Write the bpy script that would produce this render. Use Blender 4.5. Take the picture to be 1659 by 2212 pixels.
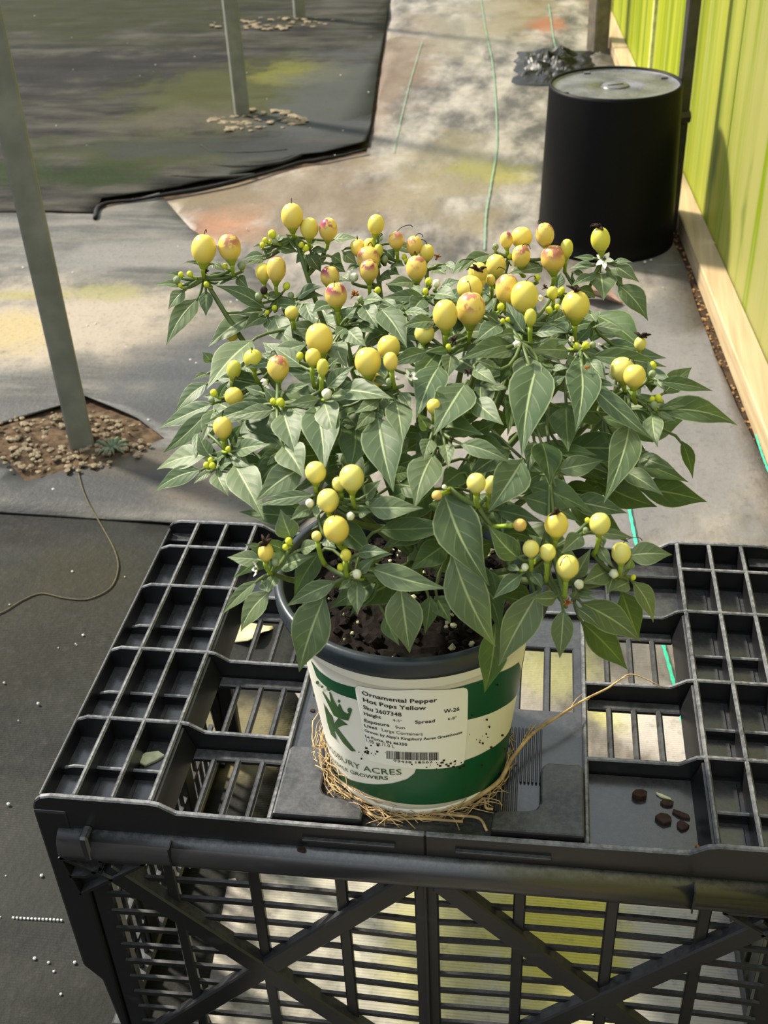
import bpy, bmesh, math, random
import numpy as np
from mathutils import Vector, Matrix, noise
from mathutils.geometry import tessellate_polygon

# ---------------------------------------------------------------- camera, sky, sun, exposure
for o in list(bpy.data.objects): bpy.data.objects.remove(o)
SC = bpy.context.scene
COL = SC.collection
T = 0.28                                   # height of the crate top above the floor
F_PX, CX, CY = 2452.0, 829.5, 1106.0       # focal length and centre in photo pixels (1659 x 2212)
RIGHT = np.array([0.99090423, 0.1286809, -0.03937042])
UP = np.array([-0.04051657, 0.56428246, 0.824587])
FWD = np.array([-0.12832463, 0.81549159, -0.56436359])
CAM = np.array([0.05477499, -0.44719114, 0.53181774 + T])
cd = bpy.data.cameras.new('camera'); cam = bpy.data.objects.new('camera', cd); COL.objects.link(cam)
cam.matrix_world = Matrix(((RIGHT[0], UP[0], -FWD[0], CAM[0]), (RIGHT[1], UP[1], -FWD[1], CAM[1]),
                           (RIGHT[2], UP[2], -FWD[2], CAM[2]), (0, 0, 0, 1)))
cd.sensor_fit = 'HORIZONTAL'; cd.sensor_width = 36; cd.lens = F_PX * 36 / 1659
cd.clip_start = 0.02; cd.clip_end = 100
cd.dof.use_dof = True; cd.dof.focus_distance = 0.70; cd.dof.aperture_fstop = 30
SC.camera = cam

wd = bpy.data.worlds.new('sky'); SC.world = wd; wd.use_nodes = True
bg = wd.node_tree.nodes['Background']
# overcast-type sky behind the hazy greenhouse roof: zenith three times the horizon
_n = wd.node_tree.nodes; _l = wd.node_tree.links
_tc = _n.new('ShaderNodeTexCoord'); _sx = _n.new('ShaderNodeSeparateXYZ'); _l.new(_tc.outputs['Generated'], _sx.inputs[0])
_mr = _n.new('ShaderNodeMapRange'); _mr.inputs[1].default_value = 0; _mr.inputs[2].default_value = 1; _mr.inputs[3].default_value = .42; _mr.inputs[4].default_value = 1.26; _l.new(_sx.outputs[2], _mr.inputs[0])
_l.new(_mr.outputs[0], bg.inputs['Strength'])
bg.inputs['Color'].default_value = (0.84, 0.925, 1.0, 1)
SUN_TO = Vector((-0.66, 0.34, 0.68)).normalized()
sd = bpy.data.lights.new('sun', 'SUN'); sun = bpy.data.objects.new('sun', sd); COL.objects.link(sun)
sd.energy = 6.0; sd.angle = math.radians(5); sd.color = (1.0, 0.92, 0.77)
sun.rotation_euler = SUN_TO.to_track_quat('Z', 'Y').to_euler(); sun.location = (-2, 1, 4)
vs = SC.view_settings
vs.view_transform = 'Standard'; vs.look = 'None'; vs.gamma = 1; vs.use_curve_mapping = False; vs.exposure = 0.62

# ---------------------------------------------------------------- pixel helpers: a pixel is a direction, surfaces give the distance
def ray(x, y): return FWD + (x - CX) / F_PX * RIGHT - (y - CY) / F_PX * UP
def on_z(x, y, z=0.0):
    d = ray(x, y); return CAM + (z - CAM[2]) / d[2] * d
def on_y(x, y, Y):
    d = ray(x, y); return CAM + (Y - CAM[1]) / d[1] * d
def at_depth(x, y, t): return CAM + t * ray(x, y)
rng = random.Random(11)

# ---------------------------------------------------------------- object helpers
def new_obj(name, me, mat, parent=None, smooth=False):
    o = bpy.data.objects.new(name, me); COL.objects.link(o)
    if mat is not None and len(me.materials) == 0: me.materials.append(mat)
    if parent is not None: o.parent = parent
    if smooth: me.polygons.foreach_set('use_smooth', [True] * len(me.polygons))
    return o
def pyd(name, verts, faces, mat, parent=None, smooth=False):
    me = bpy.data.meshes.new(name); me.from_pydata([tuple(map(float, v)) for v in verts], [], faces); me.update()
    return new_obj(name, me, mat, parent, smooth)
def from_bm(name, bm, mat, parent=None, smooth=False):
    bmesh.ops.recalc_face_normals(bm, faces=bm.faces)
    me = bpy.data.meshes.new(name); bm.to_mesh(me); bm.free()
    return new_obj(name, me, mat, parent, smooth)
def tag(o, label, cat, group=None):
    o['label'] = label; o['category'] = cat
    if group: o['group'] = group
    return o
def empty(name, loc):
    o = bpy.data.objects.new(name, None); COL.objects.link(o); o.location = tuple(map(float, loc)); o.empty_display_size = .02
    o.matrix_world = Matrix.Translation(o.location)
    return o
class G:
    """collects boxes, prisms and tubes in world space; build() makes one mesh under an (optional) parent"""
    def __init__(s): s.v = []; s.f = []
    def add(s, vs_, fs_):
        n = len(s.v); s.v += [tuple(map(float, p)) for p in vs_]; s.f += [tuple(i + n for i in f) for f in fs_]
    def hexa(s, p): s.add(p, [(0, 3, 2, 1), (4, 5, 6, 7), (0, 1, 5, 4), (1, 2, 6, 5), (2, 3, 7, 6), (3, 0, 4, 7)])
    def box(s, x0, x1, y0, y1, z0, z1):
        s.hexa([(x0, y0, z0), (x1, y0, z0), (x1, y1, z0), (x0, y1, z0), (x0, y0, z1), (x1, y0, z1), (x1, y1, z1), (x0, y1, z1)])
    def prism(s, poly, a, b):          # poly of 3D points, swept from +a to +b
        n = len(poly); a = np.array(a, float); b = np.array(b, float)
        s.add([np.array(p) + a for p in poly] + [np.array(p) + b for p in poly],
              [tuple(range(n))[::-1], tuple(range(n, 2 * n))] + [(i, (i + 1) % n, n + (i + 1) % n, n + i) for i in range(n)])
    def tube(s, pts, rad, k=6, cap=True):
        pts = [np.array(p, float) for p in pts]; n = len(pts)
        if not hasattr(rad, '__len__'): rad = [rad] * n
        ref = np.array([.3, .2, .93]); vv = []
        for i in range(n):
            t = pts[min(i + 1, n - 1)] - pts[max(i - 1, 0)]; t = t / (np.linalg.norm(t) + 1e-12)
            a = np.cross(t, ref)
            if np.linalg.norm(a) < 1e-3: a = np.cross(t, (1, 0, 0))
            a = a / np.linalg.norm(a); b = np.cross(t, a)
            for j in range(k):
                th = 2 * math.pi * j / k; vv.append(pts[i] + rad[i] * (math.cos(th) * a + math.sin(th) * b))
        ff = [(i * k + j, i * k + (j + 1) % k, (i + 1) * k + (j + 1) % k, (i + 1) * k + j) for i in range(n - 1) for j in range(k)]
        if cap: ff += [tuple(range(k))[::-1], tuple(range((n - 1) * k, n * k))]
        s.add(vv, ff)
    def lathe(s, prof, c, k=48, close=False):   # prof: (r, z)
        vv = []; ff = []; n = len(prof)
        for r, z in prof:
            for j in range(k):
                th = 2 * math.pi * j / k; vv.append((c[0] + r * math.cos(th), c[1] + r * math.sin(th), c[2] + z))
        for i in range(n - 1):
            for j in range(k): ff.append((i * k + j, i * k + (j + 1) % k, (i + 1) * k + (j + 1) % k, (i + 1) * k + j))
        s.add(vv, ff)
    def build(s, name, mat, parent=None, smooth=False, bevel=0, seg=1):
        off = np.array(parent_loc(parent))
        bm = bmesh.new(); bv = [bm.verts.new(np.array(p) - off) for p in s.v]
        for f in s.f:
            try: bm.faces.new([bv[i] for i in f])
            except ValueError: pass
        bmesh.ops.remove_doubles(bm, verts=bm.verts, dist=1e-6) if bevel else None
        if bevel:
            bmesh.ops.recalc_face_normals(bm, faces=bm.faces)
            ed = [e for e in bm.edges if len(e.link_faces) == 2 and e.calc_face_angle(0) > .5]
            bmesh.ops.bevel(bm, geom=ed, offset=bevel, segments=seg, affect='EDGES', profile=.5, clamp_overlap=True)
        return from_bm(name, bm, mat, parent, smooth)
def parent_loc(p):
    l = np.zeros(3)
    while p is not None: l = l + np.array(p.location); p = p.parent
    return l
def bez(a, b, c, n):
    a, b, c = map(lambda q: np.array(q, float), (a, b, c))
    return [(1 - t) ** 2 * a + 2 * t * (1 - t) * b + t * t * c for t in np.linspace(0, 1, n)]
def catmull(P, n=6):
    P = [np.array(p, float) for p in P]; P = [2 * P[0] - P[1]] + P + [2 * P[-1] - P[-2]]; out = []
    for i in range(1, len(P) - 2):
        for k in range(n):
            t = k / n
            out.append(.5 * (2 * P[i] + (P[i + 1] - P[i - 1]) * t + (2 * P[i - 1] - 5 * P[i] + 4 * P[i + 1] - P[i + 2]) * t * t + (3 * P[i] - P[i - 1] - 3 * P[i + 1] + P[i + 2]) * t ** 3))
    return out + [P[-2]]

# ---------------------------------------------------------------- materials
def srgb(r, g, b):
    return tuple(((c / 255) / 12.92 if c / 255 <= .04045 else ((c / 255 + .055) / 1.055) ** 2.4) for c in (r, g, b)) + (1,)
class NT:
    def __init__(s, name):
        s.m = bpy.data.materials.new(name); s.m.use_nodes = True; s.t = s.m.node_tree; s.n = s.t.nodes
        s.b = s.n['Principled BSDF']; s.out = s.n['Material Output']
    def N(s, kind, **kw):
        n = s.n.new(kind)
        for k, v in kw.items(): setattr(n, k, v)
        return n
    def L(s, a, b): s.t.links.new(a, b)
    def put(s, sock, v):
        if hasattr(v, 'links') or hasattr(v, 'is_output'): s.L(v, sock)
        else: sock.default_value = v
    def math(s, op, a, b=None, clamp=False):
        n = s.N('ShaderNodeMath', operation=op); n.use_clamp = clamp; s.put(n.inputs[0], a)
        if b is not None: s.put(n.inputs[1], b)
        return n.outputs[0]
    def mix(s, fac, a, b, blend='MIX'):
        n = s.N('ShaderNodeMix', data_type='RGBA', blend_type=blend); s.put(n.inputs[0], fac); s.put(n.inputs[6], a); s.put(n.inputs[7], b)
        return n.outputs[2]
    def noise(s, vec, scale, detail=4, rough=.55):
        n = s.N('ShaderNodeTexNoise'); n.inputs['Scale'].default_value = scale; n.inputs['Detail'].default_value = detail
        n.inputs['Roughness'].default_value = rough
        if vec is not None: s.L(vec, n.inputs['Vector'])
        return n.outputs[0]
    def ramp(s, v, lo, hi):      # smooth 0..1
        n = s.N('ShaderNodeMapRange', interpolation_type='SMOOTHSTEP'); s.put(n.inputs[0], v)
        n.inputs[1].default_value = lo; n.inputs[2].default_value = hi; return n.outputs[0]
    def mapping(s, vec, scale=(1, 1, 1), rot=(0, 0, 0), loc=(0, 0, 0)):
        n = s.N('ShaderNodeMapping'); n.inputs['Scale'].default_value = scale; n.inputs['Rotation'].default_value = rot; n.inputs['Location'].default_value = loc
        s.L(vec, n.inputs[0]); return n.outputs[0]
    def pos(s): return s.N('ShaderNodeNewGeometry').outputs['Position']
    def obj(s): return s.N('ShaderNodeTexCoord').outputs['Object']
    def bump(s, h, strength=.3, dist=.002):
        n = s.N('ShaderNodeBump'); n.inputs['Strength'].default_value = strength; n.inputs['Distance'].default_value = dist
        s.L(h, n.inputs['Height']); s.L(n.outputs[0], s.b.inputs['Normal'])
    def set(s, **kw):
        for k, v in kw.items(): s.put(s.b.inputs[k.replace('_', ' ')], v)
        return s
def plain(name, col, rough=.5, spec=.5, var=.25, scale=60, bump=.1, metallic=0):
    t = NT(name); p = t.obj(); n = t.noise(p, scale)
    c = t.mix(t.ramp(n, .3, .7), tuple(x * (1 - var) for x in col[:3]) + (1,), tuple(min(1, x * (1 + var)) for x in col[:3]) + (1,))
    t.set(Base_Color=c, Roughness=rough, Metallic=metallic); t.b.inputs['Specular IOR Level'].default_value = spec
    if bump: t.bump(n, bump, .001)
    return t.m

def mat_fabric(name, base, base2, blobs, streak=(14, 2.5, 1), rough=.5, rot=0.0, spec=.35, fine=.5):
    """woven ground cover: two soil tones in streaks, stains (algae, dust, rust) and painted light and shade at their own places on the floor"""
    t = NT(name); p = t.pos()
    s1 = t.noise(t.mapping(p, streak, (0, 0, rot)), 1.6, 6, .62)
    s2 = t.noise(p, 9, 5, .6); s3 = t.noise(p, 110, 3, .6)
    c = t.mix(t.ramp(s1, .33, .68), base, base2)
    c = t.mix(t.math('MULTIPLY', t.ramp(s2, .45, .75), .35), c, tuple(x * .45 for x in base[:3]) + (1,))
    wob = t.noise(p, 5, 6, .68)
    for (px, py, rx, ry, col, amt) in blobs:
        w = on_z(px, py)
        q = t.mapping(p, (1 / rx, 1 / ry, 0), (0, 0, 0), (-w[0] / rx, -w[1] / ry, 0))
        ln = t.N('ShaderNodeVectorMath', operation='LENGTH'); t.L(q, ln.inputs[0])
        d = t.math('ADD', ln.outputs['Value'], t.math('MULTIPLY', t.math('SUBTRACT', wob, .5), 2.6))
        f = t.math('MULTIPLY', t.math('SUBTRACT', 1.0, t.ramp(d, .35, 1.05)), amt)
        c = t.mix(f, c, col)
    c = t.mix(t.math('MULTIPLY', t.ramp(s3, .52, .8), fine), c, (.03, .028, .025, 1))
    t.set(Base_Color=c, Roughness=t.math('ADD', t.math('MULTIPLY', s2, .3), rough - .15))
    t.b.inputs['Specular IOR Level'].default_value = spec
    wv = t.N('ShaderNodeTexWave', wave_type='BANDS', bands_direction='Y'); wv.inputs['Scale'].default_value = 120; wv.inputs['Distortion'].default_value = .6
    t.L(p, wv.inputs['Vector'])
    t.bump(t.math('ADD', t.math('MULTIPLY', wv.outputs[0], .25), t.math('ADD', s3, t.math('MULTIPLY', s1, 2.0))), .35, .003)
    return t.m

def mat_black(name, base=.012, rough=.36, dust=.25, spec=.45, wear_sheen=0, wcol=.26):
    t = NT(name); p = t.pos(); n = t.noise(p, 260, 4, .7); n2 = t.noise(p, 22, 4, .6)
    nz = t.N('ShaderNodeSeparateXYZ'); t.L(t.N('ShaderNodeNewGeometry').outputs['Normal'], nz.inputs[0])
    up = t.ramp(nz.outputs[2], .35, .95)
    sc = t.noise(t.mapping(p, (30, 420, 60), (0, 0, .7)), 1, 2, .5)
    f = t.math('MULTIPLY', t.math('ADD', t.math('MULTIPLY', up, t.ramp(n2, .35, .75)), t.ramp(n, .62, .8)), dust)
    f = t.math('ADD', f, t.math('MULTIPLY', t.ramp(sc, .68, .74), dust * .5), True)
    c = t.mix(f, (base, base, base * 1.08, 1), (.20, .195, .19, 1))
    if wear_sheen:      # scuffed, whitened upper edges; also paints sky reflection on upward faces
        c = t.mix(t.math('MULTIPLY', t.ramp(nz.outputs[2], .45, .9), t.math('MULTIPLY', t.math('ADD', t.ramp(n2, .2, .7), t.ramp(n, .35, .7)), wear_sheen), True), c, (wcol, wcol, wcol * 1.03, 1))
    t.set(Base_Color=c, Roughness=t.math('ADD', t.math('MULTIPLY', n2, .18), rough - .09)); t.b.inputs['Specular IOR Level'].default_value = spec
    t.bump(n, .12, .0006)
    return t.m

def mat_leaf(name, top, top2, vein, trans, tw=.28):
    t = NT(name); uvn = t.N('ShaderNodeUVMap'); sp = t.N('ShaderNodeSeparateXYZ'); t.L(uvn.outputs[0], sp.inputs[0])
    u = t.math('ABSOLUTE', t.math('SUBTRACT', sp.outputs[0], .5)); v = sp.outputs[1]        # u: 0 midrib .. .5 edge
    oi = t.N('ShaderNodeObjectInfo').outputs['Random']
    n = t.noise(t.obj(), 90, 4, .6); n2 = t.noise(t.obj(), 26, 3, .5)
    mid = t.math('SUBTRACT', 1.0, t.ramp(u, .012, .04))
    wv = t.math('SINE', t.math('MULTIPLY', t.math('SUBTRACT', v, t.math('MULTIPLY', u, .55)), 36.0))
    sv = t.math('MULTIPLY', t.ramp(wv, .92, 1.0), t.math('SUBTRACT', 1.0, t.ramp(u, .28, .46)))
    edge = t.ramp(u, .455, .495)
    c = t.mix(t.ramp(t.math('ADD', t.math('MULTIPLY', n2, .6), t.math('MULTIPLY', oi, .4)), .3, .7), top, top2)
    c = t.mix(t.math('MULTIPLY', t.ramp(n, .45, .75), .25), c, tuple(min(1, x * 1.5) for x in top2[:3]) + (1,))
    c = t.mix(t.math('MULTIPLY', sv, .22), c, vein); c = t.mix(t.math('MULTIPLY', mid, .85), c, vein); c = t.mix(t.math('MULTIPLY', edge, .6), c, vein)
    t.set(Base_Color=c, Roughness=.5); t.b.inputs['Specular IOR Level'].default_value = .42
    pl = t.math('SUBTRACT', t.math('MULTIPLY', wv, -.06), t.math('MULTIPLY', mid, .8))
    t.bump(t.math('ADD', pl, t.math('MULTIPLY', n, .35)), .32, .0016)
    tr = t.N('ShaderNodeBsdfTranslucent'); t.L(t.mix(.75, c, trans), tr.inputs[0])
    ms = t.N('ShaderNodeMixShader'); ms.inputs[0].default_value = tw; t.L(t.b.outputs[0], ms.inputs[1]); t.L(tr.outputs[0], ms.inputs[2]); t.L(ms.outputs[0], t.out.inputs[0])
    return t.m

def mat_fruit(name, c1, c2, blush=None, amt=0):
    t = NT(name); p = t.obj(); n = t.noise(p, 130, 3, .5)
    oi = t.N('ShaderNodeObjectInfo').outputs['Random']
    c = t.mix(oi, c1, c2)
    if blush:
        off = t.N('ShaderNodeVectorMath', operation='ADD'); t.L(p, off.inputs[0])
        cb = t.N('ShaderNodeCombineXYZ'); t.L(t.math('MULTIPLY', oi, 7.0), cb.inputs[0]); t.L(oi, cb.inputs[1]); t.L(cb.outputs[0], off.inputs[1])
        b = t.noise(off.outputs[0], 150, 4, .6); sz = t.N('ShaderNodeSeparateXYZ'); t.L(p, sz.inputs[0])
        up = t.ramp(sz.outputs[2], -.0005, .0045)
        f = t.math('MULTIPLY', t.math('MULTIPLY', t.ramp(b, .47, .56), up), amt)
        c = t.mix(f, c, blush)
    t.set(Base_Color=c, Roughness=.33); t.b.inputs['Specular IOR Level'].default_value = .45
    t.b.inputs['Subsurface Weight'].default_value = .15; t.b.inputs['Subsurface Radius'].default_value = (.006, .004, .001); t.b.inputs['Subsurface Scale'].default_value = .6
    t.bump(t.noise(p, 900, 2, .5), .06, .0003)
    return t.m

M = {}
M['soil'] = plain('soil', srgb(58, 44, 32), .95, .15, .6, 45, .8)
M['black'] = mat_black('black_plastic', .008, .34, .07, .4, .12)
M['ribs'] = mat_black('black_plastic_worn', .008, .32, .06, .45, .42)
M['black2'] = mat_black('black_plastic_clean', .012, .22, .04, .75, .06)
M['bar'] = mat_black('black_plastic_bar', .014, .26, .06, .8, .16)  # paler upper faces: sky reflection painted into the bar's colour
M['bucket'] = mat_black('bucket_plastic', .003, .5, .0, .1)
M['bucket_lid'] = mat_black('bucket_base_plastic', .03, .36, .3, .4, .5, .16)  # pale top: reflected sky painted into the colour of the base
M['steel'] = plain('galvanised_post', srgb(112, 112, 102), .5, .5, .18, 25, .1)
M['wood_post'] = plain('weathered_post', srgb(118, 108, 92), .8, .3, .25, 30, .3)
M['darkmetal'] = plain('dark_pole', srgb(52, 48, 44), .42, .5, .3, 40, .1)
M['bolt'] = plain('bolt_zinc', srgb(150, 165, 175), .3, .6, .1, 60, 0, .8)
M['stem'] = plain('green_stem', srgb(84, 100, 52), .5, .4, .2, 120, .2)
M['stalk'] = plain('fruit_stalk', srgb(128, 148, 40), .45, .4, .15, 150, .1)
M['calyx'] = plain('calyx', srgb(150, 160, 45), .45, .4, .12, 150, .1)
M['brown'] = plain('dried_brown', srgb(46, 31, 23), .9, .2, .4, 300, .5)
M['rust'] = plain('dried_orange', srgb(150, 92, 40), .9, .2, .4, 300, .5)
M['bark'] = plain('bark', srgb(50, 36, 31), .9, .2, .3, 200, .5)
M['petal'] = plain('petal', srgb(236, 232, 212), .6, .3, .06, 200, .1)
M['budw'] = plain('white_bud', srgb(205, 205, 175), .6, .3, .1, 200, .2)
M['budg'] = plain('green_bud', srgb(190, 195, 50), .5, .3, .12, 200, .1)
M['budd'] = plain('grey_green_bud', srgb(128, 140, 100), .6, .3, .12, 200, .1)
M['anther'] = plain('anther', srgb(74, 84, 88), .6, .3, .1, 200, .1)
M['root'] = plain('root', srgb(168, 142, 102), .8, .2, .35, 120, .2)
M['perlite'] = plain('perlite', srgb(178, 176, 140), .9, .2, .2, 150, .5)
M['potsoil'] = plain('potting_soil', srgb(20, 15, 11), .95, .15, .7, 160, .9)
M['rim'] = plain('pot_rim_plastic', srgb(34, 42, 47), .35, .5, .12, 300, .08)
M['white'] = plain('pot_white', srgb(226, 222, 208), .38, .45, .03, 25, .03)
M['green'] = plain('pot_green_print', srgb(8, 74, 42), .36, .45, .08, 20, .03)
M['paper'] = plain('label_paper', srgb(232, 229, 217), .5, .35, .015, 40, .02)
M['ink'] = plain('ink', srgb(20, 20, 20), .5, .3, .1, 40, 0)
M['inkgreen'] = plain('ink_green', srgb(52, 84, 42), .5, .3, .15, 60, 0)
M['thread'] = plain('green_thread', srgb(60, 186, 150), .6, .3, .12, 300, .2)
M['thread_pale'] = plain('green_thread_faded', srgb(112, 140, 116), .7, .3, .12, 300, .2)
M['string'] = plain('string', srgb(84, 78, 58), .9, .2, .2, 200, .2)
M['weed'] = plain('weed', srgb(96, 106, 84), .8, .2, .2, 200, .2)
M['dryleaf'] = plain('dry_leaf', srgb(196, 184, 142), .8, .2, .12, 90, .3)
M['gravel'] = plain('gravel', srgb(116, 104, 86), .95, .15, .35, 70, .8)
M['grit'] = plain('grit', srgb(190, 188, 180), .9, .2, .15, 90, .2)
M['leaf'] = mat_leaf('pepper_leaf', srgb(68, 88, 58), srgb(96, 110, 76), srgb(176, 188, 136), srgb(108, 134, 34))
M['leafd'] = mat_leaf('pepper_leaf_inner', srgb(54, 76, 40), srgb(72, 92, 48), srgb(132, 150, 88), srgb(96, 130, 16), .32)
Y1, Y2 = srgb(220, 194, 94), srgb(212, 194, 86)
M['fruit'] = mat_fruit('fruit_yellow', Y1, Y2)
M['fruit_blush'] = mat_fruit('fruit_blushed', Y1, srgb(218, 184, 92), srgb(158, 62, 84), .8)
M['fruit_pink'] = mat_fruit('fruit_pink_topped', Y1, srgb(214, 184, 94), srgb(146, 40, 84), 1.0)
M['fruit_pale'] = mat_fruit('fruit_pale', srgb(208, 200, 108), srgb(214, 200, 102))
M['fruit_green'] = mat_fruit('fruit_unripe', srgb(200, 190, 70), srgb(190, 186, 76))
M['fruit_tan'] = mat_fruit('fruit_tan', srgb(206, 176, 96), srgb(196, 164, 86))
# ================================================================ the setting
fl = pyd('floor', [(-6, -3, 0), (5, -3, 0), (5, 12, 0), (-6, 12, 0)], [(0, 1, 2, 3)], M['soil']); fl['kind'] = 'structure'

def px_poly(P, z): return [(p[1], p[2], z) if p[0] == 'w' else tuple(on_z(p[0], p[1], 0)[:2]) + (z,) for p in P]      # 'w': world x, y
def sheet(name, outer, z, mat, holes=(), cell=.06, amp=.0025, thick=.0022, seed=0):
    """a sheet of ground cover lying on the floor: outline from the floor points, slight waves, real edge thickness"""
    loops = [[Vector(p) for p in px_poly(outer, z)]] + [[Vector(p) for p in px_poly(h, z)] for h in holes]
    tri = tessellate_polygon(loops); V = [v for l in loops for v in l]
    bm = bmesh.new(); bv = [bm.verts.new(v) for v in V]
    for f in tri:
        try: bm.faces.new([bv[i] for i in f])
        except ValueError: pass
    xs = [v.x for v in V]; ys = [v.y for v in V]
    for ax, lo, hi in ((0, min(xs), max(xs)), (1, min(ys), max(ys))):
        c = lo + cell
        while c < hi:
            co = [0, 0, 0]; co[ax] = c; no = [0, 0, 0]; no[ax] = 1
            bmesh.ops.bisect_plane(bm, geom=bm.verts[:] + bm.edges[:] + bm.faces[:], plane_co=co, plane_no=no); c += cell * (1 if c < 3 else 2.5)
    bmesh.ops.recalc_face_normals(bm, faces=bm.faces)
    for f in bm.faces:
        if f.normal.z < 0: f.normal_flip()
    for v in bm.verts:
        p = v.co; d = amp * (noise.noise(Vector((p.x * 5, p.y * 5, seed))) + .6 * noise.noise(Vector((p.x * 13, p.y * 11, seed + 3))))
        v.co.z = z + max(d, -z * .6)
    ext = bmesh.ops.extrude_face_region(bm, geom=bm.faces[:])
    for e in ext['geom']:
        if isinstance(e, bmesh.types.BMVert): e.co.z += thick
    me = bpy.data.meshes.new(name); bmesh.ops.recalc_face_normals(bm, faces=bm.faces); bm.to_mesh(me); bm.free()
    return new_obj(name, me, mat, None, True)

GR, YE, DK, LT, BR, OR_ = srgb(92, 98, 50), srgb(176, 166, 84), srgb(48, 47, 44), srgb(178, 166, 146), srgb(118, 96, 70), srgb(158, 108, 66)
m_back = mat_fabric('ground_cover_back', srgb(26, 25, 23), srgb(64, 61, 54),
    [(150, 30, 1.2, .9, srgb(34, 36, 12), .8), (150, 170, .9, .35, srgb(23, 22, 21), .8), (330, 340, .40, .18, srgb(46, 50, 23), .8), (560, 215, .5, .5, srgb(58, 60, 28), .75), (640, 170, .16, .2, srgb(92, 90, 38), .8),
     (60, 390, .35, .12, srgb(26, 38, 8), .85), (720, 240, .26, .9, srgb(62, 64, 66), .75), (430, 270, .2, .14, srgb(72, 67, 57), .6), (520, 330, .5, .12, srgb(42, 43, 44), .7)],
    (2.2, 9, 1), .7, 0.0, .06)
m_mid = mat_fabric('ground_cover_middle', srgb(58, 57, 55), srgb(100, 96, 89),
    [(120, 700, .42, .20, srgb(146, 134, 118), .85), (30, 720, .10, .12, srgb(150, 132, 84), .7), (225, 640, .11, .05, srgb(118, 114, 66), .7), (60, 650, .12, .03, srgb(126, 118, 52), .6),  # the large pale patch is a painted band of sunlight
     (330, 560, .3, .12, srgb(108, 105, 100), .7), (420, 830, .16, .25, srgb(56, 58, 61), .85), (140, 1060, .5, .08, srgb(46, 47, 48), .9), (80, 900, .5, .04, srgb(54, 54, 55), .8), (300, 1010, .12, .05, srgb(66, 57, 43), .7), (470, 1080, .1, .05, srgb(104, 92, 80), .6)],  # the long dark strips paint the shade beginning towards the front
    (2.4, 12, 1), .55, 0.0, .22)
m_fore = mat_fabric('ground_cover_fore', srgb(19, 20, 18), srgb(33, 33, 29),  # dark base tones have the foreground shade painted in
    [(60, 1400, .2, .2, srgb(32, 31, 20), .6), (180, 1240, .12, .06, srgb(40, 38, 23), .6), (60, 1170, .06, .03, srgb(22, 18, 12), .7), (70, 1900, .2, .12, srgb(40, 40, 37), .7),
     (500, 1600, .08, .06, srgb(118, 110, 82), .7), (560, 1990, .05, .05, srgb(150, 146, 120), .6)],  # pale patches paint the light falling on the floor under the crate
    (2.0, 10, 1), .66, 0.0, .14)
m_path = mat_fabric('ground_cover_path', srgb(66, 62, 57), srgb(148, 140, 130),
    [(500, 480, .12, .14, srgb(142, 94, 62), .85), (450, 430, .16, .1, srgb(70, 67, 40), .8), (700, 430, .4, .3, srgb(106, 90, 70), .75), (850, 150, .16, .9, srgb(94, 74, 54), .8), (960, 380, .2, .35, srgb(118, 108, 78), .6),
     (1060, 370, .12, .1, srgb(116, 112, 50), .7), (1110, 390, .07, .05, srgb(134, 124, 58), .6), (1120, 30, .18, .5, srgb(98, 84, 46), .75), (1185, 60, .08, .2, srgb(128, 72, 34), .8), (1000, 60, .2, .6, srgb(122, 114, 96), .6),
     (1420, 900, .3, .6, srgb(108, 106, 108), .85), (900, 2050, .26, .16, srgb(206, 200, 184), .85), (1440, 2050, .12, .14, srgb(204, 200, 192), .85), (1500, 640, .10, .2, srgb(86, 83, 82), .5), (1210, 2000, .07, .10, srgb(206, 196, 60), .9), (1140, 1990, .06, .06, srgb(196, 186, 84), .7), (960, 2020, .06, .1, srgb(190, 184, 96), .6),  # widest near-white patches are painted light on the floor inside the crate
     (1200, 1450, .06, .05, srgb(134, 132, 84), .7), (1330, 1540, .03, .04, srgb(176, 170, 96), .7), (1430, 1560, .06, .06, srgb(180, 172, 166), .7)],
    (7, 2.6, 1), .5, 0.4, .28, .35)
HOLE = [(-70, 940), (0, 927), (141, 886), (184, 866), (300, 915), (358, 958), (253, 1001), (58, 1052), (0, 987)]
sh = sheet('ground_cover_sheet', [(845, -60), (838, 40), (812, 250), (792, 335), (350, 440), (420, 520), (640, 700), (760, 1000), (610, 1160), (600, 1500), (500, 1880), ('w', -.16, -.2), ('w', -.2, -1.1), ('w', .425, -1.1), ('w', .40, -.2), ('w', .375, .3), (1690, 1080), (1640, 980), (1590, 880), (1545, 775), (1500, 655), (1478, 575), (1440, 500), (1400, 330), (1330, 110), (1240, -60)], .003, m_path, seed=5)
tag(sh, 'pale stained ground cover strip along the wooden sill, striped with green threads', 'ground cover')
SHEET_PATH = sh
sh = sheet('ground_cover_sheet', [(-500, 470), (215, 462), (345, 425), (412, 503), (560, 600), (730, 800), (800, 1020), (620, 1166), (330, 1138), (0, 1118), (-500, 1100)], .0075, m_mid, [HOLE], seed=9)
tag(sh, 'grey ground cover sheet with a cut-out around the steel post', 'ground cover')
sh = sheet('ground_cover_sheet', [(-600, 1085), (0, 1108), (330, 1128), (680, 1160), (660, 1500), (560, 1880), ('w', -.14, -.2), ('w', -.17, -1.1), ('w', -1.7, -1.1), ('w', -1.5, .3)], .0035, m_fore, seed=2)
tag(sh, 'dark grey ground cover sheet beside and under the crate', 'ground cover')
BACK = [(-900, 490), (0, 470), (110, 468), (205, 472), (222, 440), (330, 424), (500, 392), (640, 350), (700, 341), (790, 322), (800, 290), (815, 170), (838, 40), (846, -60), (-900, -60)]
shb = sheet('ground_cover_sheet', BACK, .013, m_back, cell=.09, amp=.006, seed=14)
tag(shb, 'dark algae-stained ground cover sheet with a rolled free edge', 'ground cover')
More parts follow.
